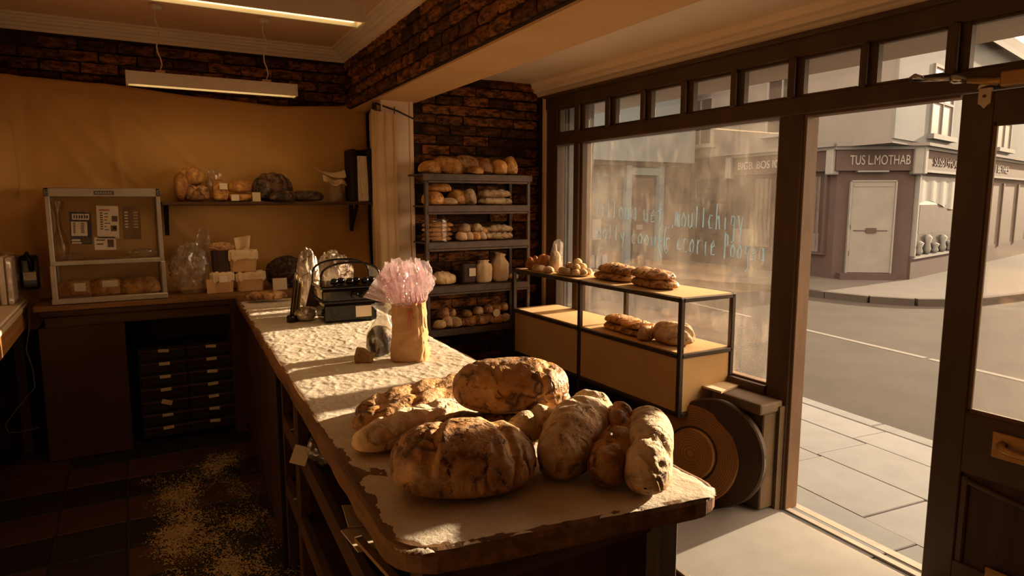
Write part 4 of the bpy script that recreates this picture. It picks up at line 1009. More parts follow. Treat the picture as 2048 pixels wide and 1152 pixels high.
wb(MB().lathe([(.0, .002), (.10, .002), (.125, .014), (.128, .016), (.10, .008), (0, .008)], 28, Matrix.Translation((2.70, 3.80, ZTt)) @ Matrix.Diagonal((.95, 1.25, 1, 1))), 'dish', PAPER, pl, smooth=True)
bun = [loaf_mesh(.062, .055, .042, 60 + k, CR_PALE, 2.1, .06, (), .3, nu=20, nv=14) for k in range(3)]
k = 0
for (dx, dy, dz) in [(-.06, -.10, 0), (.0, -.105, 0), (.06, -.08, 0), (-.075, -.035, 0), (-.015, -.045, 0), (.05, -.02, 0), (-.06, .03, 0), (.005, .02, 0), (.065, .04, 0), (-.04, .09, 0), (.025, .085, 0), (-.035, -.07, .034), (.025, -.06, .034), (-.02, .0, .036), (.035, .01, .034), (-.01, .055, .034), (.005, -.03, .066)]:
    put('small_bun', bun[k % 3], (2.70 + dx, 3.80 + dy, ZTt + .009 + dz), k * 1.3, 'little pale bun heaped on the shallow tray on the cabinet top', 'bun', 'little buns heaped on the cabinet tray'); k += 1
p = ptop(1142, 543)
wbag = thing('wrapped_loaf_bag', 'upright loaf in a tied clear wrapper on the cabinet top', 'wrapped loaf', (2.70, 4.05, ZTt))
wb(MB().grid(lambda u, v: (2.70 + (.055 - .02 * v + .006 * math.sin(7 * 2 * math.pi * u + v * 5)) * math.cos(2 * math.pi * u) + .03 * v, 4.05 + (.062 - .02 * v) * math.sin(2 * math.pi * u) * 1.0, ZTt + .005 + .215 * v + .018 * v * math.sin(2 * math.pi * u * 2)), 36, 16, wrap=True), 'film', CLEAR, wbag, smooth=True)
o = link('loaf_inside', loaf_mesh(.085, .085, .15, 57, CR_FLOUR, 2.6, .05), wbag, (0.005, 0, .006))
wb(MB().tube([(2.672 + .03, 4.05 + .02 * math.sin(t * 2), ZTt + .05 + t * .05) for t in (0, 1, 2, 3)], .006, 6), 'paper_band', PAPER, wbag)
for i, (dx, dy, L, h, lab) in enumerate([(-.05, .24, .13, .095, 'orange-brown bun farthest back on the cabinet top'), (.05, .22, .11, .085, 'dark orange bun beside the wall end of the cabinet top'), (-.02, .13, .12, .115, 'tallest orange-brown bun behind the wrapped loaf')]):
    put('orange_bun', loaf_mesh(L, .10, h, 65 + i, TERRA, 2.1, .16, [(0, .3, .014, .012)], .3, nu=34, nv=22), (2.70 + dx, 4.03 + dy, ZTt), i * .9, lab, 'bun')
for i, (dx, dy, lab) in enumerate([(-.10, .03, 'pale round roll in front of the wrapped loaf on the cabinet top'), (-.08, .12, 'pale round roll before the tallest orange-brown bun'), (-.10, -.07, 'pale roll between the wrapped loaf and the bun tray')]):
    put('pale_roll', loaf_mesh(.085, .075, .05, 70 + i, CR_PALE, 2.1, .06, (), .3, nu=28, nv=18), (2.70 + dx, 4.05 + dy, ZTt), i, lab, 'roll')
# middle shelf of the cabinet
put('crusty_loaf', crusty(.30, .20, .05, 55), (2.74, 3.30, ZMt), 1.5, 'lowest crusty flatbread on the cabinet shelf, toward the wall')
put('crusty_loaf', crusty(.28, .18, .05, 56), (2.745, 3.31, ZMt + .042), 1.6, 'topmost crusty flatbread on the cabinet shelf, toward the wall')
put('crusty_loaf', crusty(.28, .19, .05, 58), (2.72, 3.12, ZMt), 1.7, 'lower crusty flatbread beside the whitish loaf on the shelf')
put('crusty_loaf', crusty(.25, .17, .045, 59), (2.72, 3.13, ZMt + .042), 1.6, 'upper crusty flatbread beside the whitish loaf on the shelf')
put('whitish_loaf', loaf_mesh(.29, .20, .125, 73, CR_FLOUR, 2.5, .09, slashes(.28, 4, .5, .012, .018, 3), .35, nu=56, nv=34), (2.73, 2.84, ZMt), 1.35, 'whitish floured loaf at the open end of the cabinet shelf')
put('pale_roll', loaf_mesh(.12, .10, .08, 74, CR_FLOUR, 2.2, .07, (), .3), (2.645, 2.985, ZMt), .8, 'floured roll leaning on the whitish loaf')

# round boards leaning under the ledge
def round_board(name, label, c, R, m1, m2, rot, inner):
    t = thing(name, label, 'round board', c)
    Mx = rot
    b = MB().lathe([(0, -.03), (R * .96, -.03), (R, -.022), (R, .012), (R * .97, .02), (R * .62, .024), (0, .024)], 64, Mx).build('board', m1, t, smooth=False)
    if inner:
        MB().lathe([(R * .52, .02), (R * .52, .034), (R * .49, .042), (R * .2, .043), (0, .041)], 48, Mx).build('raised_centre', m2, t, smooth=False)
        MB().lathe([(R * .56, .022), (R * .57, .027), (R * .54, .027), (R * .54, .022)], 48, Mx).build('ring_groove', BLACKM, t)
    return t
def ringwood(name, hi, lo):
    t = NT(name); t.set(.55, 0, .35); v = t.coords()
    wv = t.node('ShaderNodeTexWave', wave_type='RINGS', rings_direction='SPHERICAL'); wv.inputs['Scale'].default_value = 26; wv.inputs['Distortion'].default_value = 2.2; wv.inputs['Detail'].default_value = 3
    t.L(v, wv.inputs['Vector'])
    c = t.ramp(wv.outputs['Fac'], [(0, lo), (1, hi)]); c = t.mix(t.ramp(t.noise(v, 5, 4), [(.4, (0, 0, 0)), (.7, (.8, .8, .8))]), c, lo)
    t.color(c); t.bump(wv.outputs['Fac'], .15, .003); MATS[name] = t.m; return t.m
RW = ringwood('turned_board_wood', (.40, .20, .06), (.20, .09, .026)); RW2 = ringwood('turned_centre_wood', (.46, .25, .07), (.26, .125, .034)); RWD = ringwood('dark_board_wood', (.07, .036, .016), (.035, .018, .008))
nrm = Vector((-.93, -.30, .20)).normalized()
rotm = nrm.to_track_quat('Z', 'Y').to_matrix().to_4x4()
round_board('round_board', 'turned wooden round board with a raised centre leaning under the window ledge', (2.62, 2.54, .268), .262, RW, RW2, rotm, True)
nrm2 = Vector((-.95, -.25, .12)).normalized()
round_board('dark_round_board', 'larger dark round board leaning behind the turned wooden one', (2.675, 2.45, .295), .29, RWD, RWD, nrm2.to_track_quat('Z', 'Y').to_matrix().to_4x4(), False)
o = MB().prism([(0, 0), (.20, .015), (.22, .13), (.02, .15)], 0, .012).build('paper_wedge', CARD, loc=(2.74, 2.47, .606), rot=(0, 0, .15)); tag(o, 'flat brown paper packet on the window ledge', 'packet')

# ------------------------------------------------------------------ bread rack
rk = thing('bread_rack', 'grey steel bread rack of five shelves against the brick wall', 'rack', (2.28, 4.55, 0))
RX0, RX1, RY0, RY1 = 1.855, 2.70, 4.43, 4.71
RZ = [1.835, 1.61, 1.345, 1.02, .70]
for x in (RX0, RX1):
    for y in (RY0, RY1): wb(MB().box(x - .013, x + .013, y - .013, y + .013, 0, 1.83), 'post', RACKP, rk, bevel=.003)
for i, z in enumerate(RZ):
    e = .03 if i == 0 else 0
    sh = wb(MB().box(RX0 - e, RX1 + e, RY0 - .012, RY1, z - .012, z), 'shelf', RACKP, rk, bevel=.003)
    sub(MB().box(RX0 - e, RX1 + e, RY0 - .016, RY0 - .002, z - .048, z + .002), 'lip', RACKP, sh, bevel=.004)
    if i < 4: sub(MB().box(RX0, RX1, RY0 - .013, RY0 - .003, z - .062, z - .05), 'under_rail', RACKP, sh)
wb(MB().box(RX1 - .004, RX1 + .30, 4.69, 4.71, 1.025, 1.045), 'side_tie', RACKP, rk)
def rack(name, L, W, H, m, px, shelf, dz=0, rz=0, lab='', cat='loaf', group=None, y=4.56, seed=None, cuts=(), rx=0, ry=0, lump=.06, n=2.4):
    x = at(px, 400, y=y).x
    return put(name, loaf_mesh(L, W, H, seed or int(px * 7 + shelf), m, n, lump, cuts, .32, nu=34, nv=22), (x, y, RZ[shelf] + .003 + dz), rz, lab, cat, group, rx, ry)
# top of rack
T = 'on the very top of the bread rack'
rack('bloomer', .20, .15, .10, CR_GOLD, 862, 0, 0, .5, 'leftmost rounded loaf ' + T)
rack('bloomer', .24, .16, .135, CR_GOLD, 893, 0, 0, -.5, 'tilted smooth loaf second along ' + T, ry=.2)
rack('bloomer', .27, .17, .14, CR_MID, 932, 0, 0, .1, 'largest loaf near the middle ' + T, lump=.1)
rack('bloomer', .13, .12, .065, CR_GOLD, 950, 0, 0, .3, 'small low roll before the middle ' + T, 'roll', y=4.47)
rack('bloomer', .22, .16, .13, CR_MID, 972, 0, 0, .9, 'brown loaf third from the window side ' + T, lump=.1)
rack('bloomer', .15, .13, .12, CR_GOLD, 997, 0, 0, 1.3, 'slashed golden loaf second from the window side ' + T, cuts=slashes(.15, 2, .3, .01, .015), y=4.50)
rack('plaited_loaf', .17, .12, .145, CR_GOLD, 1019, 0, 0, 1.2, 'ridged golden loaf at the window end ' + T, cuts=slashes(.17, 3, .3, .014, .016), lump=.1, y=4.52)
# second shelf
S = 'on the second rack shelf'
rack('bloomer', .16, .15, .105, CR_GOLD, 866, 1, 0, .3, 'round golden loaf at the pier end ' + S, y=4.50)
rack('bloomer', .19, .12, .07, CR_GOLD, 879, 1, .095, .2, 'golden loaf perched on top ' + S)
rack('floury_roll', .15, .08, .055, CR_FLOUR, 895, 1, 0, -.6, 'low floury roll beside the round golden loaf ' + S, 'roll', y=4.47)
rack('tin_loaf', .15, .12, .12, CR_GOLD, 914, 1, 0, .5, 'golden loaf with a pale cut face ' + S, cuts=[(.03, 0, .012, .012)], n=3.2)
rack('tin_loaf', .13, .11, .125, CR_FLOUR, 939, 1, 0, 1.0, 'peaked floury loaf in the middle ' + S)
rack('long_floured_loaf', .29, .13, .062, CR_FLOUR, 990, 1, 0, .03, 'lower long floured loaf ' + S, cuts=slashes(.29, 4, .6, .006, .012))
rack('long_floured_loaf', .27, .12, .065, CR_FLOUR, 988, 1, .056, -.12, 'upper long floured loaf ' + S, cuts=slashes(.27, 4, .6, .006, .012))
# third shelf
S = 'on the third rack shelf'
for k in range(4):
    rack('baguette', .25 if k % 2 else .23, .11, .042, CR_GOLD, 872 + 3 * (k % 2), 2, .034 * k, .06 * (k % 2), ('lowest', 'second lowest', 'second highest', 'topmost')[k] + ' golden baguette stacked at the pier end ' + S, 'baguette', lump=.04)
wt = thing('clear_wrap', 'glossy clear wrap folded round the stacked golden baguettes', 'plastic wrap', (1.98, 4.50, RZ[2] + .003))
wb(MB().grid(lambda u, v: (1.985 + .055 * math.cos(2 * math.pi * u) * (1 + .1 * math.sin(9 * u * 6)), 4.50 + .065 * math.sin(2 * math.pi * u), RZ[2] + .006 + .155 * v + .01 * math.sin(u * 20)), 40, 10, wrap=True), 'film', CLEAR, wt, smooth=True)
for k, (px, dz, m) in enumerate([(922, 0, CR_FLOUR), (936, 0, CR_FLOUR), (929, .06, CR_FLOUR), (950, 0, CR_GOLD), (962, 0, CR_FLOUR), (953, .062, CR_FLOUR)]):
    rack('floury_roll', .085, .085, .07, m, px, 2, dz, k, ('floury roll lowest and nearest the baguettes ', 'floury roll second along the bottom ', 'floury roll perched over the first two ', 'bare golden roll among the floury ones ', 'floury roll last along the bottom ', 'floury roll perched over the golden one ')[k] + S, 'roll', y=4.50)
rack('long_floured_loaf', .29, .13, .06, CR_FLOUR, 992, 2, 0, .02, 'lower long floured loaf ' + S, cuts=slashes(.29, 5, .6, .006, .012))
rack('long_floured_loaf', .25, .12, .06, CR_FLOUR, 997, 2, .055, .1, 'upper long floured loaf ' + S, cuts=slashes(.25, 4, .6, .006, .012))
rack('long_floured_loaf', .16, .07, .05, CR_MID, 968, 2, .05, .6, 'short dark loaf leaning on the long ones ' + S)
# fourth shelf
S = 'on the fourth rack shelf'
rack('wrapped_bloomer', .20, .15, .10, CR_PALE, 884, 3, 0, .1, 'pale cracked loaf in wrap behind the pink frill ' + S, cuts=slashes(.2, 4, .2, .006, .012), lump=.1)
dj = thing('dark_packet', 'dark packet with a white tag ' + S, 'packet', (at(934, 530, y=4.52).x, 4.52, RZ[3] + .003))
x = at(934, 530, y=4.52).x
wb(MB().box(x - .055, x + .055, 4.48, 4.56, RZ[3] + .003, RZ[3] + .155), 'packet_body', BOOK, dj, bevel=.014, seg=2)
wb(MB().box(x - .005, x + .05, 4.472, 4.476, RZ[3] + .06, RZ[3] + .12), 'white_tag', PAPER, dj)
def sack(name, label, x, y, z, w, h, seed, m=KRAFT_L, tie=.8, dd=.8):
    t = thing(name, label, 'bread bag', (x, y, z)); r = random.Random(seed); o1, o2 = r.uniform(0, 30), r.uniform(0, 6)
    def f(u, v):
        a = 2 * math.pi * u; k = w * (1 + .12 * math.sin(math.pi * v)) 
        if v > tie: k *= lerp(1, .55, sstep(tie, .92, v)) * (1 + .35 * sstep(.93, 1, v))
        k *= 1 + .10 * fbm(math.cos(a) * 2 + o1, math.sin(a) * 2, v * 4, 3) + .05 * math.sin(a * 8 + o2) * v
        if v == 0: k *= .85
        return (x + k * math.cos(a), y + k * math.sin(a) * dd, z + h * v * (1 + .06 * math.sin(a + o2) * v))
    wb(MB().grid(f, 36, 18, wrap=True), 'paper', m, t, smooth=True)
    wb(MB().add([f(k / 18, 0) for k in range(18)] + [f(k / 18, .9) for k in range(18)], [tuple(range(17, -1, -1)), tuple(range(18, 36))]), 'fold', m, t)
    return t
sack('bread_bag', 'squat pale paper bread bag ' + S, at(966, 540, y=4.52).x, 4.52, RZ[3] + .003, .066, .165, 3)
sack('bread_bag', 'tall twisted paper bread bag ' + S, at(1000, 540, y=4.53).x, 4.53, RZ[3] + .003, .064, .215, 5, tie=.6)
rack('floury_roll', .09, .07, .05, CR_PALE, 1026, 3, 0, .3, 'small roll at the window end ' + S, 'roll')
# lowest visible shelf: rolls
rr = random.Random(5); k = 0
ORD = ['first', 'second', 'third', 'fourth', 'fifth', 'sixth', 'seventh', 'eighth', 'ninth', 'tenth']
def roll_label(k):
    if k < 10: return ORD[k] + ' front-row roll from the pier on the lowest visible rack shelf'
    if k < 17: return ORD[k - 10] + ' roll from the pier lying on top of the lowest visible rack heap'
    return ORD[k - 17] + ' roll from the pier hidden behind in the lowest visible rack heap'
for px, dz, L, y in [(876, 0, .10, 4.48), (893, 0, .13, 4.50), (906, 0, .12, 4.48), (921, 0, .09, 4.49), (934, 0, .10, 4.48), (948, 0, .11, 4.50), (962, 0, .12, 4.48), (978, 0, .12, 4.50), (994, 0, .11, 4.48), (1010, 0, .10, 4.50), (885, .07, .12, 4.55), (900, .075, .09, 4.54), (930, .055, .09, 4.55), (955, .065, .10, 4.54), (975, .07, .11, 4.55), (990, .08, .09, 4.54), (1006, .08, .10, 4.55), (915, .0, .10, 4.62), (945, .0, .10, 4.62), (985, .0, .10, 4.62)]:
    rack('assorted_roll', L, L * .8, L * .65, rr.choice((CR_MID, CR_GOLD, CR_PALE)), px, 4, dz, rr.uniform(-1, 1), roll_label(k), 'roll', 'rolls heaped on the lowest visible rack shelf', y, 200 + k, ry=rr.uniform(-.2, .2)); k += 1
o = MB().lathe([(0, 0), (.03, 0), (.03, .002), (0, .002)], 20).build('round_tag', CARD, loc=(at(993, 635, y=4.43).x, 4.428, .79), rot=(math.pi / 2, 0, 0)); tag(o, 'round beige price tag on the lowest visible rack shelf', 'tag')
for k, (px, y) in enumerate([(905, 4.5), (950, 4.55), (990, 4.5)]):
    put('floor_loaf', loaf_mesh(.2, .14, .10, 300 + k, CR_DARK), (at(px, 700, y=y).x, y, 0.002), k, ('dark loaf in shadow on the floor under the rack, pier end', 'dark loaf in shadow on the floor under the rack, middle', 'dark loaf in shadow on the floor under the rack, window end')[k])

# ================================================================== BACK OF THE SHOP
# ceiling lights
def strip_light(label, x0, x1, y, z, cords):
    t = thing('strip_light', label, 'ceiling light', ((x0 + x1) / 2, y, z))
    w, h = .052, .075
    sec = [(-w, 0), (-w, h), (w, h), (w, 0), (w * .78, 0), (w * .62, .03), (-w * .62, .03), (-w * .78, 0)]
    n = len(sec); mb = MB(); mb.v = [(x0, y + a, z + b) for a, b in sec] + [(x1, y + a, z + b) for a, b in sec]
    mb.f = [(i, (i + 1) % n, n + (i + 1) % n, n + i) for i in range(n)]
    wb(mb, 'housing', WHITEM, t)
    for x, s in ((x0, -1), (x1, 1)): wb(MB().box(x - .006, x + .006, y - w - .003, y + w + .003, z - .003, z + h + .002), 'end_cap', WHITEM, t, bevel=.002)
    wb(MB().box(x0 + .02, x1 - .02, y - w * .60, y + w * .60, z + .012, z + .027), 'diffuser', TUBE, t, bevel=.004)
    la = bpy.data.lights.new('lamp_glow', 'AREA'); la.shape = 'RECTANGLE'; la.size = x1 - x0 - .06; la.size_y = .055; la.energy = 1.0; la.color = (1.0, .60, .25)
    lo = bpy.data.objects.new('lamp_glow', la); COL.objects.link(lo); lo.parent = t; lo.location = (0, 0, -.004)
    for cx_ in cords:
        wb(MB().box(cx_ - .026, cx_ + .026, y - .02, y + .02, z + h, z + h + .02), 'cord_clip', WHITEM, t, bevel=.003)
        wb(MB().tube([(cx_ + .012 * math.sin(k * 1.3) * (k % 10 > 0), y, lerp(z + h + .02, Z_MAIN - .02, k / 10)) for k in range(11)], .004, 6), 'cord', WHITEM, t, smooth=True)
        wb(MB().lathe([(.0, 0), (.03, .0), (.034, .018), (.034, .035), (0, .035)], 20, Matrix.Translation((cx_, y, Z_MAIN - .034))), 'ceiling_rose', WHITEM, t, smooth=True)
    return t
YL = 4.70
xa, xb_ = at(253, 150, y=YL).x, at(590, 180, y=YL).x
zl = at(253, 160, y=YL).z - .01
strip_light('white strip light hanging farther back before the cloth', xa, xb_, YL, 2.335, (at(320, 135, y=YL).x, at(533, 160, y=YL).x))
p = at(705, 48, z=2.375)
strip_light('nearer white strip light at the top edge of the view', p.x - 1.12, p.x + .035, p.y, 2.375, (p.x - 1.0, p.x - .16))

# backdrop cloth, hung from the beam end and sagging
def cloth_top(x):
    pts = [(-1.2, 2.47), (-.63, 2.436), (-.05, 2.425), (.52, 2.383), (1.07, 2.357), (1.5, 2.385), (1.70, 2.42)]
    for (a, za), (b, zb_) in zip(pts[:-1], pts[1:]):
        if x <= b: return lerp(za, zb_, sstep(0, 1, (x - a) / (b - a)) * .5 + .5 * (x - a) / (b - a))
    return pts[-1][1]
def clothf(u, v):
    path = [(-1.08, 4.55), (-.80, 5.0), (-.66, 5.27), (-.52, 5.37), (1.74, 5.38)]
    L = [0]
    for a, b in zip(path[:-1], path[1:]): L.append(L[-1] + math.dist(a, b))
    s = u * L[-1]; i = 0
    while i < len(L) - 2 and s > L[i + 1]: i += 1
    t = (s - L[i]) / (L[i + 1] - L[i]); x, y = lerp(path[i][0], path[i + 1][0], t), lerp(path[i][1], path[i + 1][1], t)
    zt = cloth_top(x); z = lerp(zt, .80, v)
    f = .034 * math.sin((x * 1.1 + z * .9) * 7 + 1.5 * noise.noise((x * 2, z * 2, 0))) * sstep(0, .5, v) * .6
    f += .030 * fbm(x * 2.2 + z * .8, z * 2.0, 4, 4)
    f += .012 * math.exp(-((x + .02 - (z - 1.9) * -.10 + .015 * noise.noise((z * 9, 0, 0))) / .014) ** 2) * sstep(1.5, 1.7, z)
    f += .010 * math.exp(-(((x - .45) + (z - 1.3) * .8) / .03) ** 2) + .010 * math.exp(-(((x - 1.15) + (z - 1.2) * 1.0) / .03) ** 2) + .010 * math.exp(-(((x - .05) + (z - 1.4) * .6) / .03) ** 2)
    if x < -.45: f += .03 * math.sin((z * .8 + x * 2) * 6) * sstep(-.45, -.7, x)
    return (x + (f if x < -.6 else 0), y - f, z)
o = MB().grid(clothf, 150, 70).build('backdrop_cloth', CLOTH, smooth=True); tag(o, 'large tan cloth hung sagging across the back wall', 'cloth')
so = o.modifiers.new('thickness', 'SOLIDIFY'); so.thickness = .003
# curtain on a rail at the pier
cu = thing('curtain', 'narrow pale curtain gathered on a rail beside the white pier', 'curtain', (1.62, 4.9, 1.0))
cpath = [(1.765, 5.33), (1.685, 5.02), (1.60, 4.78), (1.60, 4.67), (1.745, 4.655)]
def curtf(u, v):
    L = [0]
    for a, b in zip(cpath[:-1], cpath[1:]): L.append(L[-1] + math.dist(a, b))
    s = u * L[-1]; i = 0
    while i < len(L) - 2 and s > L[i + 1]: i += 1
    t = (s - L[i]) / (L[i + 1] - L[i]); x, y = lerp(cpath[i][0], cpath[i + 1][0], t), lerp(cpath[i][1], cpath[i + 1][1], t)
    k = .018 * math.sin(u * 46) * (1 - .45 * v) + .012 * fbm(u * 8, v * 3, 2, 3)
    return (x - abs(k) * .8 - .01, y - abs(k) * .5, lerp(2.33 - .07 * sstep(.45, 1, u), .985, v))
wb(MB().grid(curtf, 110, 40), 'drape', CURT, cu, smooth=True)
wb(MB().tube([(1.76, 5.40, 2.352), (1.68, 5.02, 2.35), (1.60, 4.72, 2.335), (1.74, 4.665, 2.285), (1.87, 4.665, 2.235)], .007, 8), 'rail', STEEL_D, cu, smooth=True)
for k in range(9):
    u = k / 8 * .95 + .02; p = curtf(u, 0)
    wb(MB().tube([(p[0] + .01, p[1], p[2]), (p[0] + .012, p[1], p[2] + .05)], .004, 5), 'hook', STEEL_D, cu)

# back bench
bb_ = thing('storage_bench', 'dark wooden bench along the back wall', 'bench', (.1, 5.15, 0))
BX0, BX1, BY0 = -.53, 1.58, 4.93
wb(MB().box(BX0, BX1, BY0, 5.37, .965, 1.0), 'worktop', WOOD_M, bb_, bevel=.006, seg=2)
wb(MB().box(BX0 + .02, .70, BY0 + .015, BY0 + .04, .925, .965), 'moulding', WOOD_DX, bb_, bevel=.008, seg=2)
wb(MB().box(BX0 + .05, .70, BY0 + .03, BY0 + .06, .86, .925), 'apron_rail', WOOD_DX, bb_, bevel=.004)
PXa, PXb = at(85, 760, y=4.96).x, at(258, 760, y=4.96).x
wb(MB().box(PXa, PXb, 4.955, 4.985, .0, .86), 'front_panel', mat('dark_red_panel', (.075, .030, .013), (.05, .02, .009), 3, .55, bump=.1, bscale=20), bb_, bevel=.004)
wb(MB().box(PXa, PXa + .03, 4.98, 5.36, 0, .86), 'side_panel', WOOD_D, bb_)
wb(MB().box(PXb - .02, PXb, 4.98, 5.36, 0, .965), 'inner_side', WOOD_D, bb_)
wb(MB().box(.585, .66, 4.93, 5.36, 0, .965), 'end_upright', WOOD_D, bb_, bevel=.004)
wb(MB().box(-.4, 1.6, 5.34, 5.365, 0, .965), 'back_board', BLACKM, bb_)
# drawer unit in the knee hole
X0, X1 = at(281, 800, y=5.02).x, at(471, 800, y=5.02).x
dw = thing('drawer_cabinet', 'black cabinet of small labelled drawers under the back bench', 'drawer cabinet', ((X0 + X1) / 2, 5.15, 0))
zt, zb_ = at(340, 693, y=5.02).z, .03
wb(MB().box(X0, X1, 5.035, 5.33, zb_, zt), 'carcass', BLACKM, dw, bevel=.004)
nr = 7; hh = (zt - zb_) / nr; xm = (X0 + X1) / 2
for i in range(nr):
    for j in (0, 1):
        xa_, xb2 = (X0 + .012, xm - .005) if j == 0 else (xm + .005, X1 - .012)
        z0 = zb_ + i * hh
        d_ = wb(MB().box(xa_, xb2, 5.015, 5.04, z0 + .008, z0 + hh - .012), 'drawer', mat('drawer_black', (.024, .015, .010), (.014, .009, .006), 6, .5), dw, bevel=.004)
        sub(MB().box(xa_ - .004, xb2 + .004, 5.004, 5.018, z0 + hh - .026, z0 + hh - .010), 'drawer_lip', WOOD_D, d_, bevel=.003)
        cxm = (xa_ + xb2) / 2 + (.01 if j else .005); tilt = (i == 2 and j == 0)
        Mt = Matrix.Translation((cxm, 5.002, z0 + hh - .022)) @ Matrix.Rotation(.35 if tilt else rng.uniform(-.08, .08), 4, 'Y')
        k = 1.5 if tilt else 1
        sub(MB().box(-.033, .033, -.001, .001, -.010 * k, .011 * k, Mt), 'label_card', CARD, d_)

# warming case on the bench
XA, XB = at(96, 480, y=4.97).x, at(326, 480, y=4.97).x
wcx = thing('warming_case', 'aluminium framed glass display case standing on the back bench', 'display case', ((XA + XB) / 2, 5.1, 1.0))
def cbar(name, x0, x1, y0, y1, z0, z1, m=ALU, bev=.003): return wb(MB().box(x0, x1, y0, y1, z0, z1), name, m, wcx, bevel=bev)
Z0, Z1, Zm = 1.003, 1.725, 1.262
YF, YK = 4.965, 5.30
cbar('top_bar', XA, XB, YF, YF + .025, Z1 - .055, Z1); cbar('middle_bar', XA, XB, YF, YF + .03, Zm - .018, Zm + .010); cbar('bottom_bar', XA - .008, XB + .008, YF - .02, YF + .03, Z0, Z0 + .035)
for x in (XA, XB - .026):
    cbar('upright', x, x + .026, YF, YF + .025, Zm, Z1)
    cbar('upright', x - (.004 if x == XA else -.004), x + .026 + (.004 if x != XA else 0), YF - .012, YF + .025, Z0 + .03, Zm - .015)
for x in (XA, XB - .02): cbar('upright', x, x + .02, YK - .02, YK, Z0, Z1)
cbar('roof_panel', XA, XB, YF, YK, Z1 - .006, Z1, ALU); cbar('back_panel', XA, XB, YK - .004, YK, Z0, Z1, CLOTH)
cbar('shelf', XA + .02, XB - .02, YF + .03, YK, Zm - .012, Zm - .004, ALU); cbar('base_panel', XA + .02, XB - .02, YF + .02, YK, Z0, Z0 + .012, mat('base_brown', (.20, .11, .06), None, 6, .6))
cbar('pane', XA + .026, XB - .026, YF + .010, YF + .013, Zm + .01, Z1 - .055, GLASS_CASE, 0); cbar('pane', XA + .026, XB - .026, YF + .006, YF + .009, Z0 + .035, Zm - .018, GLASS_CASE, 0)
cbar('pane', XA + .004, XA + .007, YF + .02, YK - .02, Z0, Z1 - .01, GLASS_CASE, 0); cbar('pane', XB - .007, XB - .004, YF + .02, YK - .02, Z0, Z1 - .01, GLASS_CASE, 0)
for x in (XA - .003, XB - .022):
    cbr = cbar('corner_bracket', x, x + .028, YF - .003, YF + .02, Z1 - .05, Z1 - .008, mat('bracket_grey', (.20, .18, .16), None, 9, .5, .5), .004)
    for dz in (.012, .030): sub(MB().lathe([(.004, 0), (.004, .003), (0, .004)], 8, Matrix.Translation((x + .018, YF - .003, Z1 - .05 + dz)) @ Matrix.Rotation(math.pi / 2, 4, 'X')), 'rivet', BLACKM, cbr)
npx = (XA + XB) / 2
npl = cbar('name_plate', npx - .055, npx + .055, YF - .003, YF + .001, Z1 - .042, Z1 - .018, mat('plate_slate', (.11, .095, .085), None, 9, .5), 0)
for k in range(7): sub(MB().box(npx - .045 + k * .013, npx - .037 + k * .013, YF - .0045, YF - .003, Z1 - .036, Z1 - .025), 'embossed_letter', ALU, npl)
# leaflets stuck behind the glass
def leaflet(label, px0, py0, px1, py1, base, bits, tilt=0):
    a, b = at(px0, py0, y=YF + .03), at(px1, py1, y=YF + .03); w_, h_ = abs(b.x - a.x), abs(b.z - a.z)
    t = thing('leaflet', label, 'leaflet', ((a.x + b.x) / 2, YF + .03, (a.z + b.z) / 2), rot=(0, tilt, 0))
    MB().box(-w_ / 2, w_ / 2, -.0012, .0012, -h_ / 2, h_ / 2).build('sheet', base, t)
    for (u0, v0, u1, v1, m) in bits:
        MB().box(lerp(-w_ / 2, w_ / 2, u0), lerp(-w_ / 2, w_ / 2, u1), -.0022, -.0012, lerp(h_ / 2, -h_ / 2, v1), lerp(h_ / 2, -h_ / 2, v0)).build('print_block', m, t)
    return t
rb = random.Random(9)
bits = [(.12, .06, .9, .24, PAPER)] + [(.18 + .12 * k, .1, .25 + .12 * k, .2, PRINT_B) for k in range(6)] + [(.06, .30, .8, .74, PAPER)] + [(.14 + (k % 2) * .36, .34 + .055 * (k // 2), .26 + (k % 2) * .40, .37 + .055 * (k // 2), PRINT_K) for k in range(12)] + [(.06, .84, .45, .9, PAPER), (.06, .93, .5, .98, PAPER), (.55, .8, .95, .96, PRINT_K)]
leaflet('navy and white leaflet inside the glass case', 137, 424, 186, 488, PRINT_B, bits, .03)
bits = [(.12, .10, .6, .16, PRINT_R)] + [(.15, .2 + .07 * k, .28, .24 + .07 * k, PRINT_K) for k in range(8)] + [(.34, .22 + .1 * k, .34 + rb.uniform(.1, .3), .25 + .1 * k, PRINT_K) for k in range(6)] + [(.68, .3, .95, .48, PRINT_K), (.62, .6, .9, .78, PRINT_K), (.72, .64, .85, .72, PAPER)]
leaflet('white price list sheet in the middle of the glass case', 191, 412, 240, 476, PAPER, bits, .03)
leaflet('lower white sheet hanging under the price list', 188, 474, 233, 499, PAPER, [(.1, .2, .5, .3, PRINT_K), (.1, .5, .4, .6, PRINT_K), (.6, .2, .9, .8, PRINT_K)], .02)
leaflet('brown packet leaflet in foil at the case side', 243, 414, 284, 478, mat('brown_leaflet', (.20, .12, .05), (.12, .07, .03), 14, .4), [(.35, .0, .5, 1, MATS['brown_leaflet'])] + [(.12, .15 + .09 * k, .3, .19 + .09 * k, PAPER) for k in range(6)] + [(.6, .15 + .09 * k, .85, .19 + .09 * k, KRAFT) for k in range(6)], .02)
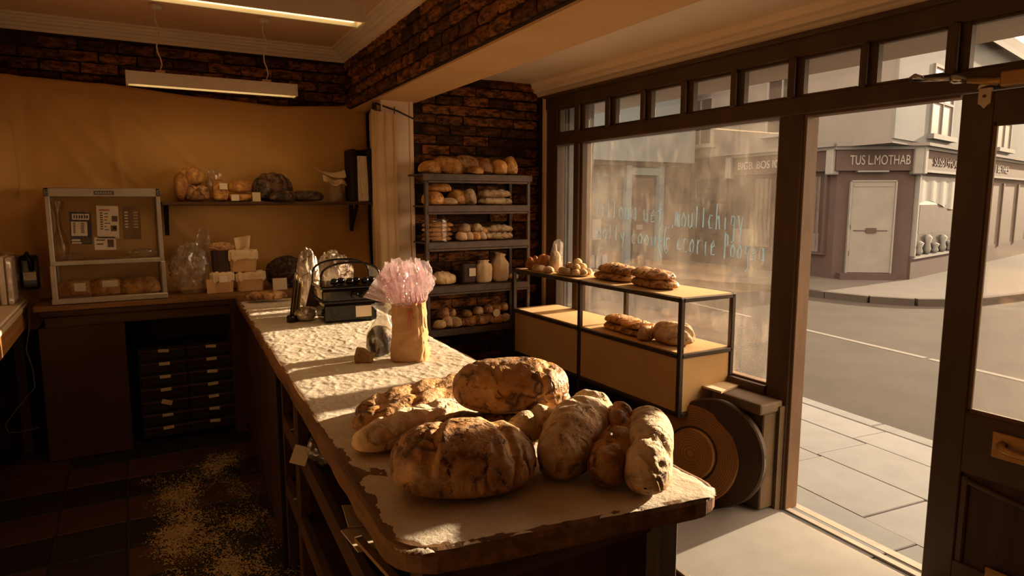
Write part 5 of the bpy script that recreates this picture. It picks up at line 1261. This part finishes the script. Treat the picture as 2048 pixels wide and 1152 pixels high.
# crumpled film in the case
def crumple(name, label, c, sx, sy, sz, seed, m=CLEAR, cat='plastic bag', amp=.35, nu=34, nv=20, pts=3.0):
    t = thing(name, label, cat, c)
    def f(u, v):
        a, b = 2 * math.pi * u, math.pi * v
        d = Vector((math.sin(b) * math.cos(a), math.sin(b) * math.sin(a), -math.cos(b)))
        k = 1 + amp * (1 - 2 * abs(fbm(d.x * pts + seed, d.y * pts, d.z * pts, 3))) - amp * .5
        return (c[0] + d.x * sx * k, c[1] + d.y * sy * k, c[2] + max(.0, (d.z + .85) * sz * k * .55))
    wb(MB().grid(f, nu, nv, wrap=True), 'film', m, t, smooth=(m is SILVERF or m is MILKY)); return t
crumple('film_bag', 'crumpled clear bag low on the right in the glass case', (at(285, 500, y=5.10).x, 5.10, Zm - .003), .09, .07, .06, 3)
crumple('film_bag', 'crumpled clear bag low on the left in the glass case', (at(140, 500, y=5.10).x, 5.10, Zm - .003), .08, .07, .05, 6)
cb_ = thing('cellophane_roll', 'amber cellophane bunched at the left side of the glass case', 'cellophane', (XA + .06, 5.08, Zm))
wb(MB().grid(lambda u, v: (XA + .055 + (.022 + .018 * math.sin(v * 7) + .008 * math.sin(u * 25)) * math.cos(2 * math.pi * u), 5.08 + .05 * math.sin(2 * math.pi * u), Zm + .38 * v), 30, 16, wrap=True), 'film', film('amber_film', (.95, .82, .55), .3, .4, .15, (.62, .42, .16), 20), cb_, smooth=True)
for k, (px, L, lab) in enumerate([(150, .24, 'golden loaf at the left of the glass case bottom'), (210, .22, 'golden loaf in the middle of the glass case bottom'), (278, .26, 'golden loaf at the right of the glass case bottom')]):
    put('case_loaf', loaf_mesh(L, .17, .13, 90 + k, CR_GOLD, 2.3, .08, [(.02, .4, .01, .014)], .3, nu=40, nv=26), (at(px, 560, y=5.12).x, 5.12, Z0 + .013), .1 * k, lab)
for px0, py0, px1, py1, lab in ((148, 567, 172, 582, 'small torn price tag in the glass case'), (204, 562, 236, 573, 'wide white price tag in the glass case')):
    a, b = at(px0, py0, y=4.985), at(px1, py1, y=4.985)
    o = MB().box(a.x, b.x, -.001, .001, b.z, a.z).build('price_tag', PAPER, loc=(0, 4.988, 0)); tag(o, lab, 'price tag')

# wall shelf over the bench
YS = 5.22
sx0, sx1 = at(322, 402, y=YS - .1).x, at(748, 405, y=YS - .1).x
ws = thing('wall_shelf', 'dark wooden wall shelf on two brackets before the cloth', 'shelf', ((sx0 + sx1) / 2, 5.25, 1.63))
wb(MB().box(sx0, sx1, YS - .10, 5.355, 1.612, 1.638), 'board', WOOD_DX, ws, bevel=.005)
for px in (334, 711):
    x = at(px, 430, y=YS).x
    br_ = wb(MB().box(x - .014, x + .014, 5.32, 5.352, 1.40, 1.612), 'bracket', BLACKM, ws, bevel=.004)
    m2 = MB(); m2.add([(x - .011, 5.33, 1.42), (x + .011, 5.33, 1.42), (x + .011, 5.16, 1.605), (x - .011, 5.16, 1.605), (x - .011, 5.33, 1.45), (x + .011, 5.33, 1.45), (x + .011, 5.19, 1.612), (x - .011, 5.19, 1.612)], [(0, 1, 2, 3), (7, 6, 5, 4), (0, 4, 5, 1), (3, 2, 6, 7), (0, 3, 7, 4), (1, 5, 6, 2)]); sub(m2, 'brace', BLACKM, br_)
ZS = 1.640
def X(px, y=YS): return at(px, 390, y=y).x
put('shelf_loaf', loaf_mesh(.20, .125, .115, 110, CR_GOLD, 2.4, .07, (), .45), (X(349), YS, ZS + .105), 0, 'glossy wrapped loaf standing on end at the shelf end by the case', rx=0, ry=math.pi / 2)
put('shelf_loaf', loaf_mesh(.19, .15, .13, 111, CR_DARK, 2.2, .12, slashes(.18, 3, .4, .012, .014), .35), (X(392), YS, ZS), .2, 'dark knotted loaf on the wall shelf')
put('shelf_loaf', loaf_mesh(.18, .15, .115, 112, CR_GOLD, 2.2, .12, slashes(.17, 3, .5, .012, .014), .35), (X(385), YS + .01, ZS + .118), -.2, 'golden knotted loaf on top of the dark knotted one')
def tagged_block(label, px, w_, h_, body, tag_at, dz=0):
    t = thing('wrapped_block', label, 'wrapped loaf', (X(px), YS, ZS + dz)); x = X(px)
    me = loaf_mesh(w_, .12, h_, int(px), body, 4.0, .03, (), .45, nu=26, nv=22); o = link('crust_block', me, t, (0, 0, 0))
    u, v = tag_at
    wb(MB().box(x + u - .026, x + u + .026, YS - .066, YS - .063, ZS + dz + v, ZS + dz + v + .042), 'white_tag', PAPER, t)
    return t
tagged_block('narrow wrapped loaf with a high white tag on the wall shelf', 441, .105, .145, CR_GOLD, (.015, .085))
crumple('film_bag', 'crumpled clear bag standing behind the narrow wrapped loaf', (X(430, 5.27), 5.28, ZS), .055, .04, .21, 12, CLEAR)
tagged_block('lower golden cake slab with a card on the wall shelf', 481, .165, .065, CR_GOLD, (-.045, .005))
tagged_block('upper golden cake slab lying on the lower one', 479, .17, .085, CR_GOLD, (.3, .3), .066) if False else put('cake_slab', loaf_mesh(.17, .13, .085, 115, CR_GOLD, 3.2, .05, [(0, 9, .008, .01)], .4), (X(480), YS, ZS + .066), 0, 'upper golden cake slab lying on the carded lower one')
o = MB().box(-.028, .028, -.001, .001, 0, .065).build('price_card', CARD, loc=(X(513, 5.13), 5.13, ZS), rot=(-.12, 0, 0)); tag(o, 'beige price card standing before the big dark loaf', 'card')
put('dark_loaf', loaf_mesh(.30, .16, .21, 116, CR_BLACK, 2.3, .05, slashes(.26, 4, -.6, .012, .016), .35, nu=50, nv=30), (X(546), YS + .01, ZS), .1, 'big striped nearly black loaf on the wall shelf')
put('dark_loaf', loaf_mesh(.24, .13, .085, 117, CR_BLACK, 2.6, .07, (), .35), (X(615), YS, ZS), 0, 'low black loaf between the striped loaf and the funnel')
put('dark_loaf', loaf_mesh(.20, .09, .08, 118, CR_BLACK, 2.4, .06, (), .35), (X(562), 5.135, ZS), .1, 'low dark roll with a white tag before the striped loaf')
o = MB().box(-.024, .024, -.001, .001, 0, .03).build('price_card', PAPER, loc=(X(577, 5.125), 5.125, ZS + .002), rot=(-.25, 0, -.1)); tag(o, 'small white tag at the foot of the striped black loaf', 'card')
fn_ = thing('paper_cone', 'folded cream paper cone in a cloudy jar on the wall shelf', 'paper cone', (X(671), YS, ZS)); xx = X(671)
wb(MB().grid(lambda u, v: (xx + (.056 + .006 * fbm(u * 7, v * 4, 5, 2)) * math.cos(2 * math.pi * u), YS + .05 * math.sin(2 * math.pi * u), ZS + .15 * v), 30, 10, wrap=True), 'cloudy_jar', MILKY, fn_, smooth=True)
mb = MB(); mb.grid(lambda u, v: (xx + lerp(.075, -.17, u) * 1.0 + .0, YS + lerp(-.05, .05, v) * (1 - .7 * u), ZS + .125 + .06 * math.sin(v * math.pi) * (1 - u) + .145 * u * u + (.06 * (1 - u))), 16, 10); wb(mb, 'paper_fold', KRAFT_L, fn_, smooth=True)
mb = MB(); mb.grid(lambda u, v: (xx + lerp(.075, -.10, u), YS + lerp(-.055, .05, v), ZS + .115 + .05 * math.sin(v * math.pi) + .03 * u + .015 * math.sin(u * 9)), 14, 8); wb(mb, 'paper_fold', KRAFT_L, fn_, smooth=True)
# dark upright box files with paper
bxf = thing('box_file', 'tall black box file holding a sheaf of pale paper', 'box file', (X(722), YS, ZS)); x = X(722)
wb(MB().box(x - .10, x - .055, YS - .09, YS + .10, ZS, ZS + .40), 'cover_board', BLACKM, bxf, bevel=.012, seg=2)
wb(MB().box(x - .06, x + .045, YS + .0, YS + .10, ZS, ZS + .40), 'spine', BLACKM, bxf, bevel=.01)
wb(MB().grid(lambda u, v: (x - .048 + .075 * u + .012 * v * (1 - v) * 2 + .012 * (1 - v) ** 3, YS - .085 + .004 * math.sin(u * 40), ZS + .004 + .345 * v), 20, 12), 'paper_sheaf', PAPER, bxf)
wb(MB().box(x - .046, x + .030, YS - .08, YS + .0, ZS, ZS + .345), 'paper_block', PAPER, bxf)
wb(MB().box(x + .034, x + .088, YS - .09, YS + .10, ZS, ZS + .41), 'cover_board', BLACKM, bxf, bevel=.012, seg=2)

# things on the back bench
ZB = 1.002
YP = 5.10
pc = crumple('milky_bag', 'tall crumpled milky plastic bag leaning on the cloth', (X(372, YP), 5.14, ZB), .115, .07, .30, 21, MILKY, amp=.42, nu=60, nv=36, pts=1.6)
wb(MB().grid(lambda u, v: (X(372, YP) + lerp(-.05, .13, u) * (1 - .6 * v) + .09 * v, 5.12 + .02 * math.sin(u * 9 + v * 5), ZB + .10 + .36 * v + .012 * math.sin(u * 14)), 14, 14), 'twisted_neck', MILKY, pc)
def paper_cake(label, px, y, z, w_, h_, seed, cap=True, body=KRAFT):
    x = X(px, y); t = thing('paper_cake', label, 'wrapped cake', (x, y, z)); r = random.Random(seed)
    def f(u, v, g=0, hh_=h_):
        a = 2 * math.pi * u; c, s = math.cos(a), math.sin(a); k = 2 / 4.5
        rx, ry = math.copysign(abs(c) ** k, c), math.copysign(abs(s) ** k, s)
        sc = lerp(.88, 1.0, v) + .03 * math.sin(a * 14) * v
        return (x + rx * w_ * .5 * (sc + g), y + ry * .055 * (sc + g), z + hh_ * v)
    wb(MB().grid(lambda u, v: f(u, v), 56, 8, wrap=True), 'wrapper', body, t)
    wb(MB().add([f(k / 28, 0) for k in range(28)], [tuple(range(27, -1, -1))]), 'base', body, t)
    if cap:
        def capf(u, v):
            p = f(u, 1 - .35 * (1 - sstep(0, .5, v)), .10 * (1 - v)); q = .5 + .5 * v
            sh = 1 - sstep(.45, 1, v)
            return (x + (p[0] - x) * max(sh, .02), y + (p[1] - y) * max(sh, .02), z + h_ * (.62 + .45 * sstep(0, .6, v)) + .012 * fbm(u * 12 + seed, v * 5, seed, 3) * 2 + .006 * math.sin(u * 70) * (1 - v))
        wb(MB().grid(capf, 64, 14, wrap=True), 'paper_cap', KRAFT_L, t, smooth=True)
    return t
paper_cake('paper-capped cake at the bottom left of the cake pyramid', 434, 5.10, ZB, .155, .13, 1)
paper_cake('paper-capped cake at the bottom right of the cake pyramid', 491, 5.10, ZB, .20, .125, 2)
paper_cake('paper-capped cake on the upper tier of the pyramid', 478, 5.11, ZB + .14, .195, .14, 3)
paper_cake('plain brown wrapped cake on the upper tier of the pyramid', 434, 5.13, ZB + .14, .13, .15, 4, False, BOOK)
crumple('torn_wrapper', 'crumpled brown wrapper on the very top of the cake pyramid', (X(436, 5.12), 5.12, ZB + .29), .075, .05, .05, 31, KRAFT, 'wrapper', .5)
o = MB().grid(lambda u, v: (lerp(-.035, .05, u) * (1 + .3 * v), .02 * math.sin(u * 5), .085 * v + .02 * u * v), 8, 8).build('paper_flap', KRAFT_L, loc=(X(478, 5.13), 5.16, ZB + .29)); tag(o, 'stiff paper flap sticking up behind the cake pyramid', 'wrapper')
o = MB().box(-.026, .026, -.001, .001, 0, .042).build('price_tag', PAPER, loc=(X(437, 5.03), 5.03, ZB + .075), rot=(-.05, 0, 0)); tag(o, 'white tag on the bottom left paper-capped cake', 'price tag')
o = MB().box(-.05, .05, -.001, .001, 0, .085).build('price_card', CARD, loc=(X(552, 5.0), 5.0, ZB + .0), rot=(-.15, 0, 0)); tag(o, 'blank beige card propped beside the dark bag on the bench', 'card')
o = MB().box(-.03, .03, -.001, .001, 0, .10).build('price_card', KRAFT, loc=(X(412, 5.04), 5.04, ZB), rot=(-.1, 0, .1)); tag(o, 'narrow brown card between the milky bag and the cakes', 'card')
crumple('dark_bag', 'dark crumpled bag of rolls behind the beige card', (X(565, 5.15), 5.15, ZB), .13, .08, .20, 41, BOOK, 'bag', .35)
put('flat_loaf', loaf_mesh(.26, .12, .06, 130, CR_DARK, 2.4, .08, (), .3), (at(535, 602, z=ZC + .01).x, at(535, 602, z=ZC + .01).y + .02, 1.004), -.1, 'flat brown loaf where the counter meets the back bench')

# ------------------------------------------------------------------ far end of the counter: scales, books, foil
def XY(px, py, z=ZC + .006): p = at(px, py, z=z); return p
p = XY(590, 640); bk = thing('catalogue', 'thick dark catalogue standing open with striped page edges', 'book', (p.x, p.y, ZC + .006))
def leaning(name, m, x0, x1, y0, y1, z0, z1, lean, rz, org, root):
    M = Matrix.Translation(org) @ Matrix.Rotation(rz, 4, 'Z') @ Matrix.Rotation(lean, 4, 'Y'); return wb(MB().box(x0, x1, y0, y1, z0, z1, M), name, m, root, bevel=.002)
og = Vector((p.x, p.y, ZC + .006))
leaning('cover', BOOK, -.030, -.024, -.02, .18, 0, .245, .14, -.24, og, bk)
for k in range(5): leaning('page_block', STRIPE if k % 2 == 0 else BOOK, -.022 + k * .0085, -.0155 + k * .0085, -.015, .17, .002, .235 - .008 * k, .14, -.24, og, bk)
p = XY(618, 632); og = Vector((p.x, p.y, ZC + .006))
fold = thing('folder', 'dark folded sheet with silver lining beside the catalogue', 'folder', tuple(og))
leaning('dark_leaf', BOOK, -.03, .075, 0, .004, .03, .215, .25, -.25, og, fold)
leaning('silver_edge', SILVERF, .07, .085, -.002, .006, .02, .20, .25, -.25, og, fold)
crumple('foil_wrap', 'tall crinkled silver foil wrapper behind the catalogue', (XY(622, 615).x, XY(622, 615).y + .05, ZC + .008), .06, .05, .30, 51, SILVERF, 'foil', .45, 60, 36, 1.5)
crumple('foil_wrap', 'crinkled foil heap against the black scale', (XY(680, 600).x, XY(680, 600).y + .12, ZC + .008), .11, .07, .26, 55, SILVERF, 'foil', .5, 60, 36, 1.4)
crumple('foil_wrap', 'low crushed foil lying in front of the folder', (XY(600, 642).x + .03, XY(600, 642).y, ZC + .008), .05, .035, .06, 57, SILVERF, 'foil', .5)
p = XY(610, 632); cy_ = thing('paper_tube', 'rolled pale paper lying beside the black tin', 'paper roll', (p.x, p.y, ZC))
wb(MB().tube([(p.x - .02, p.y - .01, ZC + .035), (p.x + .10, p.y + .0, ZC + .033)], [.03, .026], 14), 'roll', PAPER, cy_, smooth=True)
tn = XY(585, 643); tt = thing('small_tin', 'small black round tin on the counter before the foil', 'tin', (tn.x, tn.y, ZC + .006))
wb(MB().lathe([(0, 0), (.030, 0), (.030, .028), (.028, .031), (0, .031)], 24, Matrix.Translation((tn.x, tn.y, ZC + .006))), 'tin_body', BLACKG, tt)
wb(MB().lathe([(.026, .031), (.027, .034), (0, .035)], 24, Matrix.Translation((tn.x, tn.y, ZC + .006))), 'lid', BLACKG, tt)
# black scale / cash box stack
pA, pB = XY(652, 648), XY(748, 640)
sc_ = thing('black_scale', 'glossy black counter scale with a label and a clear hood', 'scale', ((pA.x + pB.x) / 2, (pA.y + pB.y) / 2 + .08, ZC + .006))
dvec = (pB - pA); dvec.z = 0; wS = dvec.length; dv = dvec.normalized()
MSc = Matrix((dv, Vector((-dv.y, dv.x, 0)), Vector((0, 0, 1)))).transposed().to_4x4(); MSc.translation = Vector((pA.x, pA.y, ZC + .006))
def sbx(name, m, x0, x1, y0, y1, z0, z1, bev=.008, seg=2): return wb(MB().box(x0, x1, y0, y1, z0, z1, MSc), name, m, sc_, bevel=bev, seg=seg)
sbx('body_section', BLACKG, -.005, wS + .02, 0, .24, 0, .105, .014)
sbx('body_seam', BLACKM, -.008, wS + .022, -.004, .244, .105, .118, .003)
sbx('body_section', BLACKG, -.015, wS + .02, -.01, .24, .118, .185, .014)
sbx('rim_tray', BLACKG, -.025, wS + .025, -.022, .25, .185, .203, .008)
sbx('front_label', CARD, wS * .62, wS * .95, -.003, .0, .025, .085, 0)
for k, x in enumerate((wS * .60, wS * .80)): wb(MB().lathe([(.022, 0), (.020, .028), (.012, .032), (0, .032)], 16, MSc @ Matrix.Translation((x, -.0, .15)) @ Matrix.Rotation(math.pi / 2, 4, 'X')), 'knob', BLACKG, sc_, smooth=True)
for k in range(6): wb(MB().lathe([(0, 0), (.018, .004), (.022, .02), (.014, .034), (0, .036)], 12, MSc @ Matrix.Translation((wS * .22 + k * .042, .03 + .03 * (k % 2), .203))), 'weight', BLACKG, sc_, smooth=True)
hood = []
for k in range(17):
    t = math.pi * k / 16; hood.append((lerp(-.02, wS + .04, .5 - .5 * math.cos(t)), .20 + .125 * math.sin(t) ** .45))
wb(MB().tube([MSc @ Vector((x, .0, z)) for x, z in hood], .006, 8), 'hood_rim', BLACKG, sc_, smooth=True)
wb(MB().tube([MSc @ Vector((x, .23, z)) for x, z in hood], .006, 8), 'hood_rim', BLACKG, sc_, smooth=True)
mb = MB(); mb.grid(lambda u, v: tuple(MSc @ Vector((hood[int(round(u * 16))][0], .23 * v, hood[int(round(u * 16))][1]))), 16, 4); wb(mb, 'hood', CLEAR_T, sc_, smooth=True)
# bone-like handle over the scale
hp = XY(668, 600); hd = thing('wooden_scoop', 'pale handled scoop resting upright behind the black scale', 'scoop', (hp.x, hp.y + .14, ZC + .2))
a_, b_ = at(655, 524, y=hp.y + .15), at(668, 502, y=hp.y + .15)
wb(MB().tube([a_, a_.lerp(b_, .5), b_], [.010, .008, .012], 8), 'handle', KRAFT_L, hd, smooth=True)
wb(MB().lathe([(0, -.06), (.03, -.05), (.045, -.01), (.04, .01), (0, .012)], 16, Matrix.Translation(a_ - Vector((0, 0, .01)))), 'bowl', KRAFT_L, hd, smooth=True)

# ------------------------------------------------------------------ left bench with wrapped stack and cable
lb = thing('work_bench', 'sunlit side bench with a pale worktop at the left edge', 'bench', (-.85, 4.6, 0))
wb(MB().box(-1.12, -.585, 3.2, 5.32, .965, .995), 'worktop', mat('worn_pale_top', (.64, .50, .33), (.52, .38, .23), 8, .7, stretch=(6, .8, 6)), lb, bevel=.005)
wb(MB().box(-1.12, -.60, 3.2, 5.30, .995, 1.010), 'top_mat', PAPER, lb, bevel=.004)
wb(MB().box(-.63, -.59, 3.2, 5.30, .85, .965), 'edge_rail', WOOD_O, lb, bevel=.005)
for y in (3.25, 5.2): wb(MB().box(-.68, -.62, y, y + .06, 0, .85), 'leg', WOOD_D, lb, bevel=.004)
pk = thing('wrapped_stack', 'stack of papers in clear wrap at the left edge', 'wrapped stack', (-.70, 5.12, 1.012))
for k in range(5):
    wb(MB().box(-.80 + k * .036, -.772 + k * .036, 5.02, 5.24, 1.012, 1.30 + .006 * (k % 2)), 'magazine', (PAPER, PINKD, KRAFT, PAPER, PAPER)[k], pk, bevel=.006)
wb(MB().grid(lambda u, v: (-.71 + (.105 + .008 * fbm(u * 8, v * 6, 3, 3)) * math.copysign(abs(math.cos(2 * math.pi * u)) ** .5, math.cos(2 * math.pi * u)), 5.13 + .13 * math.copysign(abs(math.sin(2 * math.pi * u)) ** .5, math.sin(2 * math.pi * u)), 1.012 + .31 * v), 48, 20, wrap=True), 'film', CLEAR, pk)
tp = thing('wall_telephone', 'dark wall telephone in the corner between the benches', 'telephone', (-.555, 5.28, 1.02))
p = at(58, 530, y=5.25)
wb(MB().box(p.x - .05, p.x + .05, 5.22, 5.30, 1.08, 1.30), 'body', BLACKG, tp, bevel=.014, seg=2)
wb(MB().tube([(p.x - .02, 5.20, 1.28), (p.x, 5.175, 1.31), (p.x + .015, 5.18, 1.27), (p.x + .015, 5.19, 1.2)], [.018, .02, .015, .014], 10), 'handset', BLACKG, tp, smooth=True)
wb(MB().box(p.x - .032, p.x + .036, 5.214, 5.219, 1.14, 1.19), 'number_card', CARD, tp)
pts = [at(q[0], q[1], y=5.0 - .06 * i) for i, q in enumerate([(57, 610), (58, 660), (52, 700), (66, 740), (70, 775), (40, 810), (10, 850), (18, 866), (45, 864), (80, 855)])]
o = MB().tube(pts, .004, 6).build('cable', CABLE, smooth=True); tag(o, 'thin grey cable looping down between the two benches', 'cable')
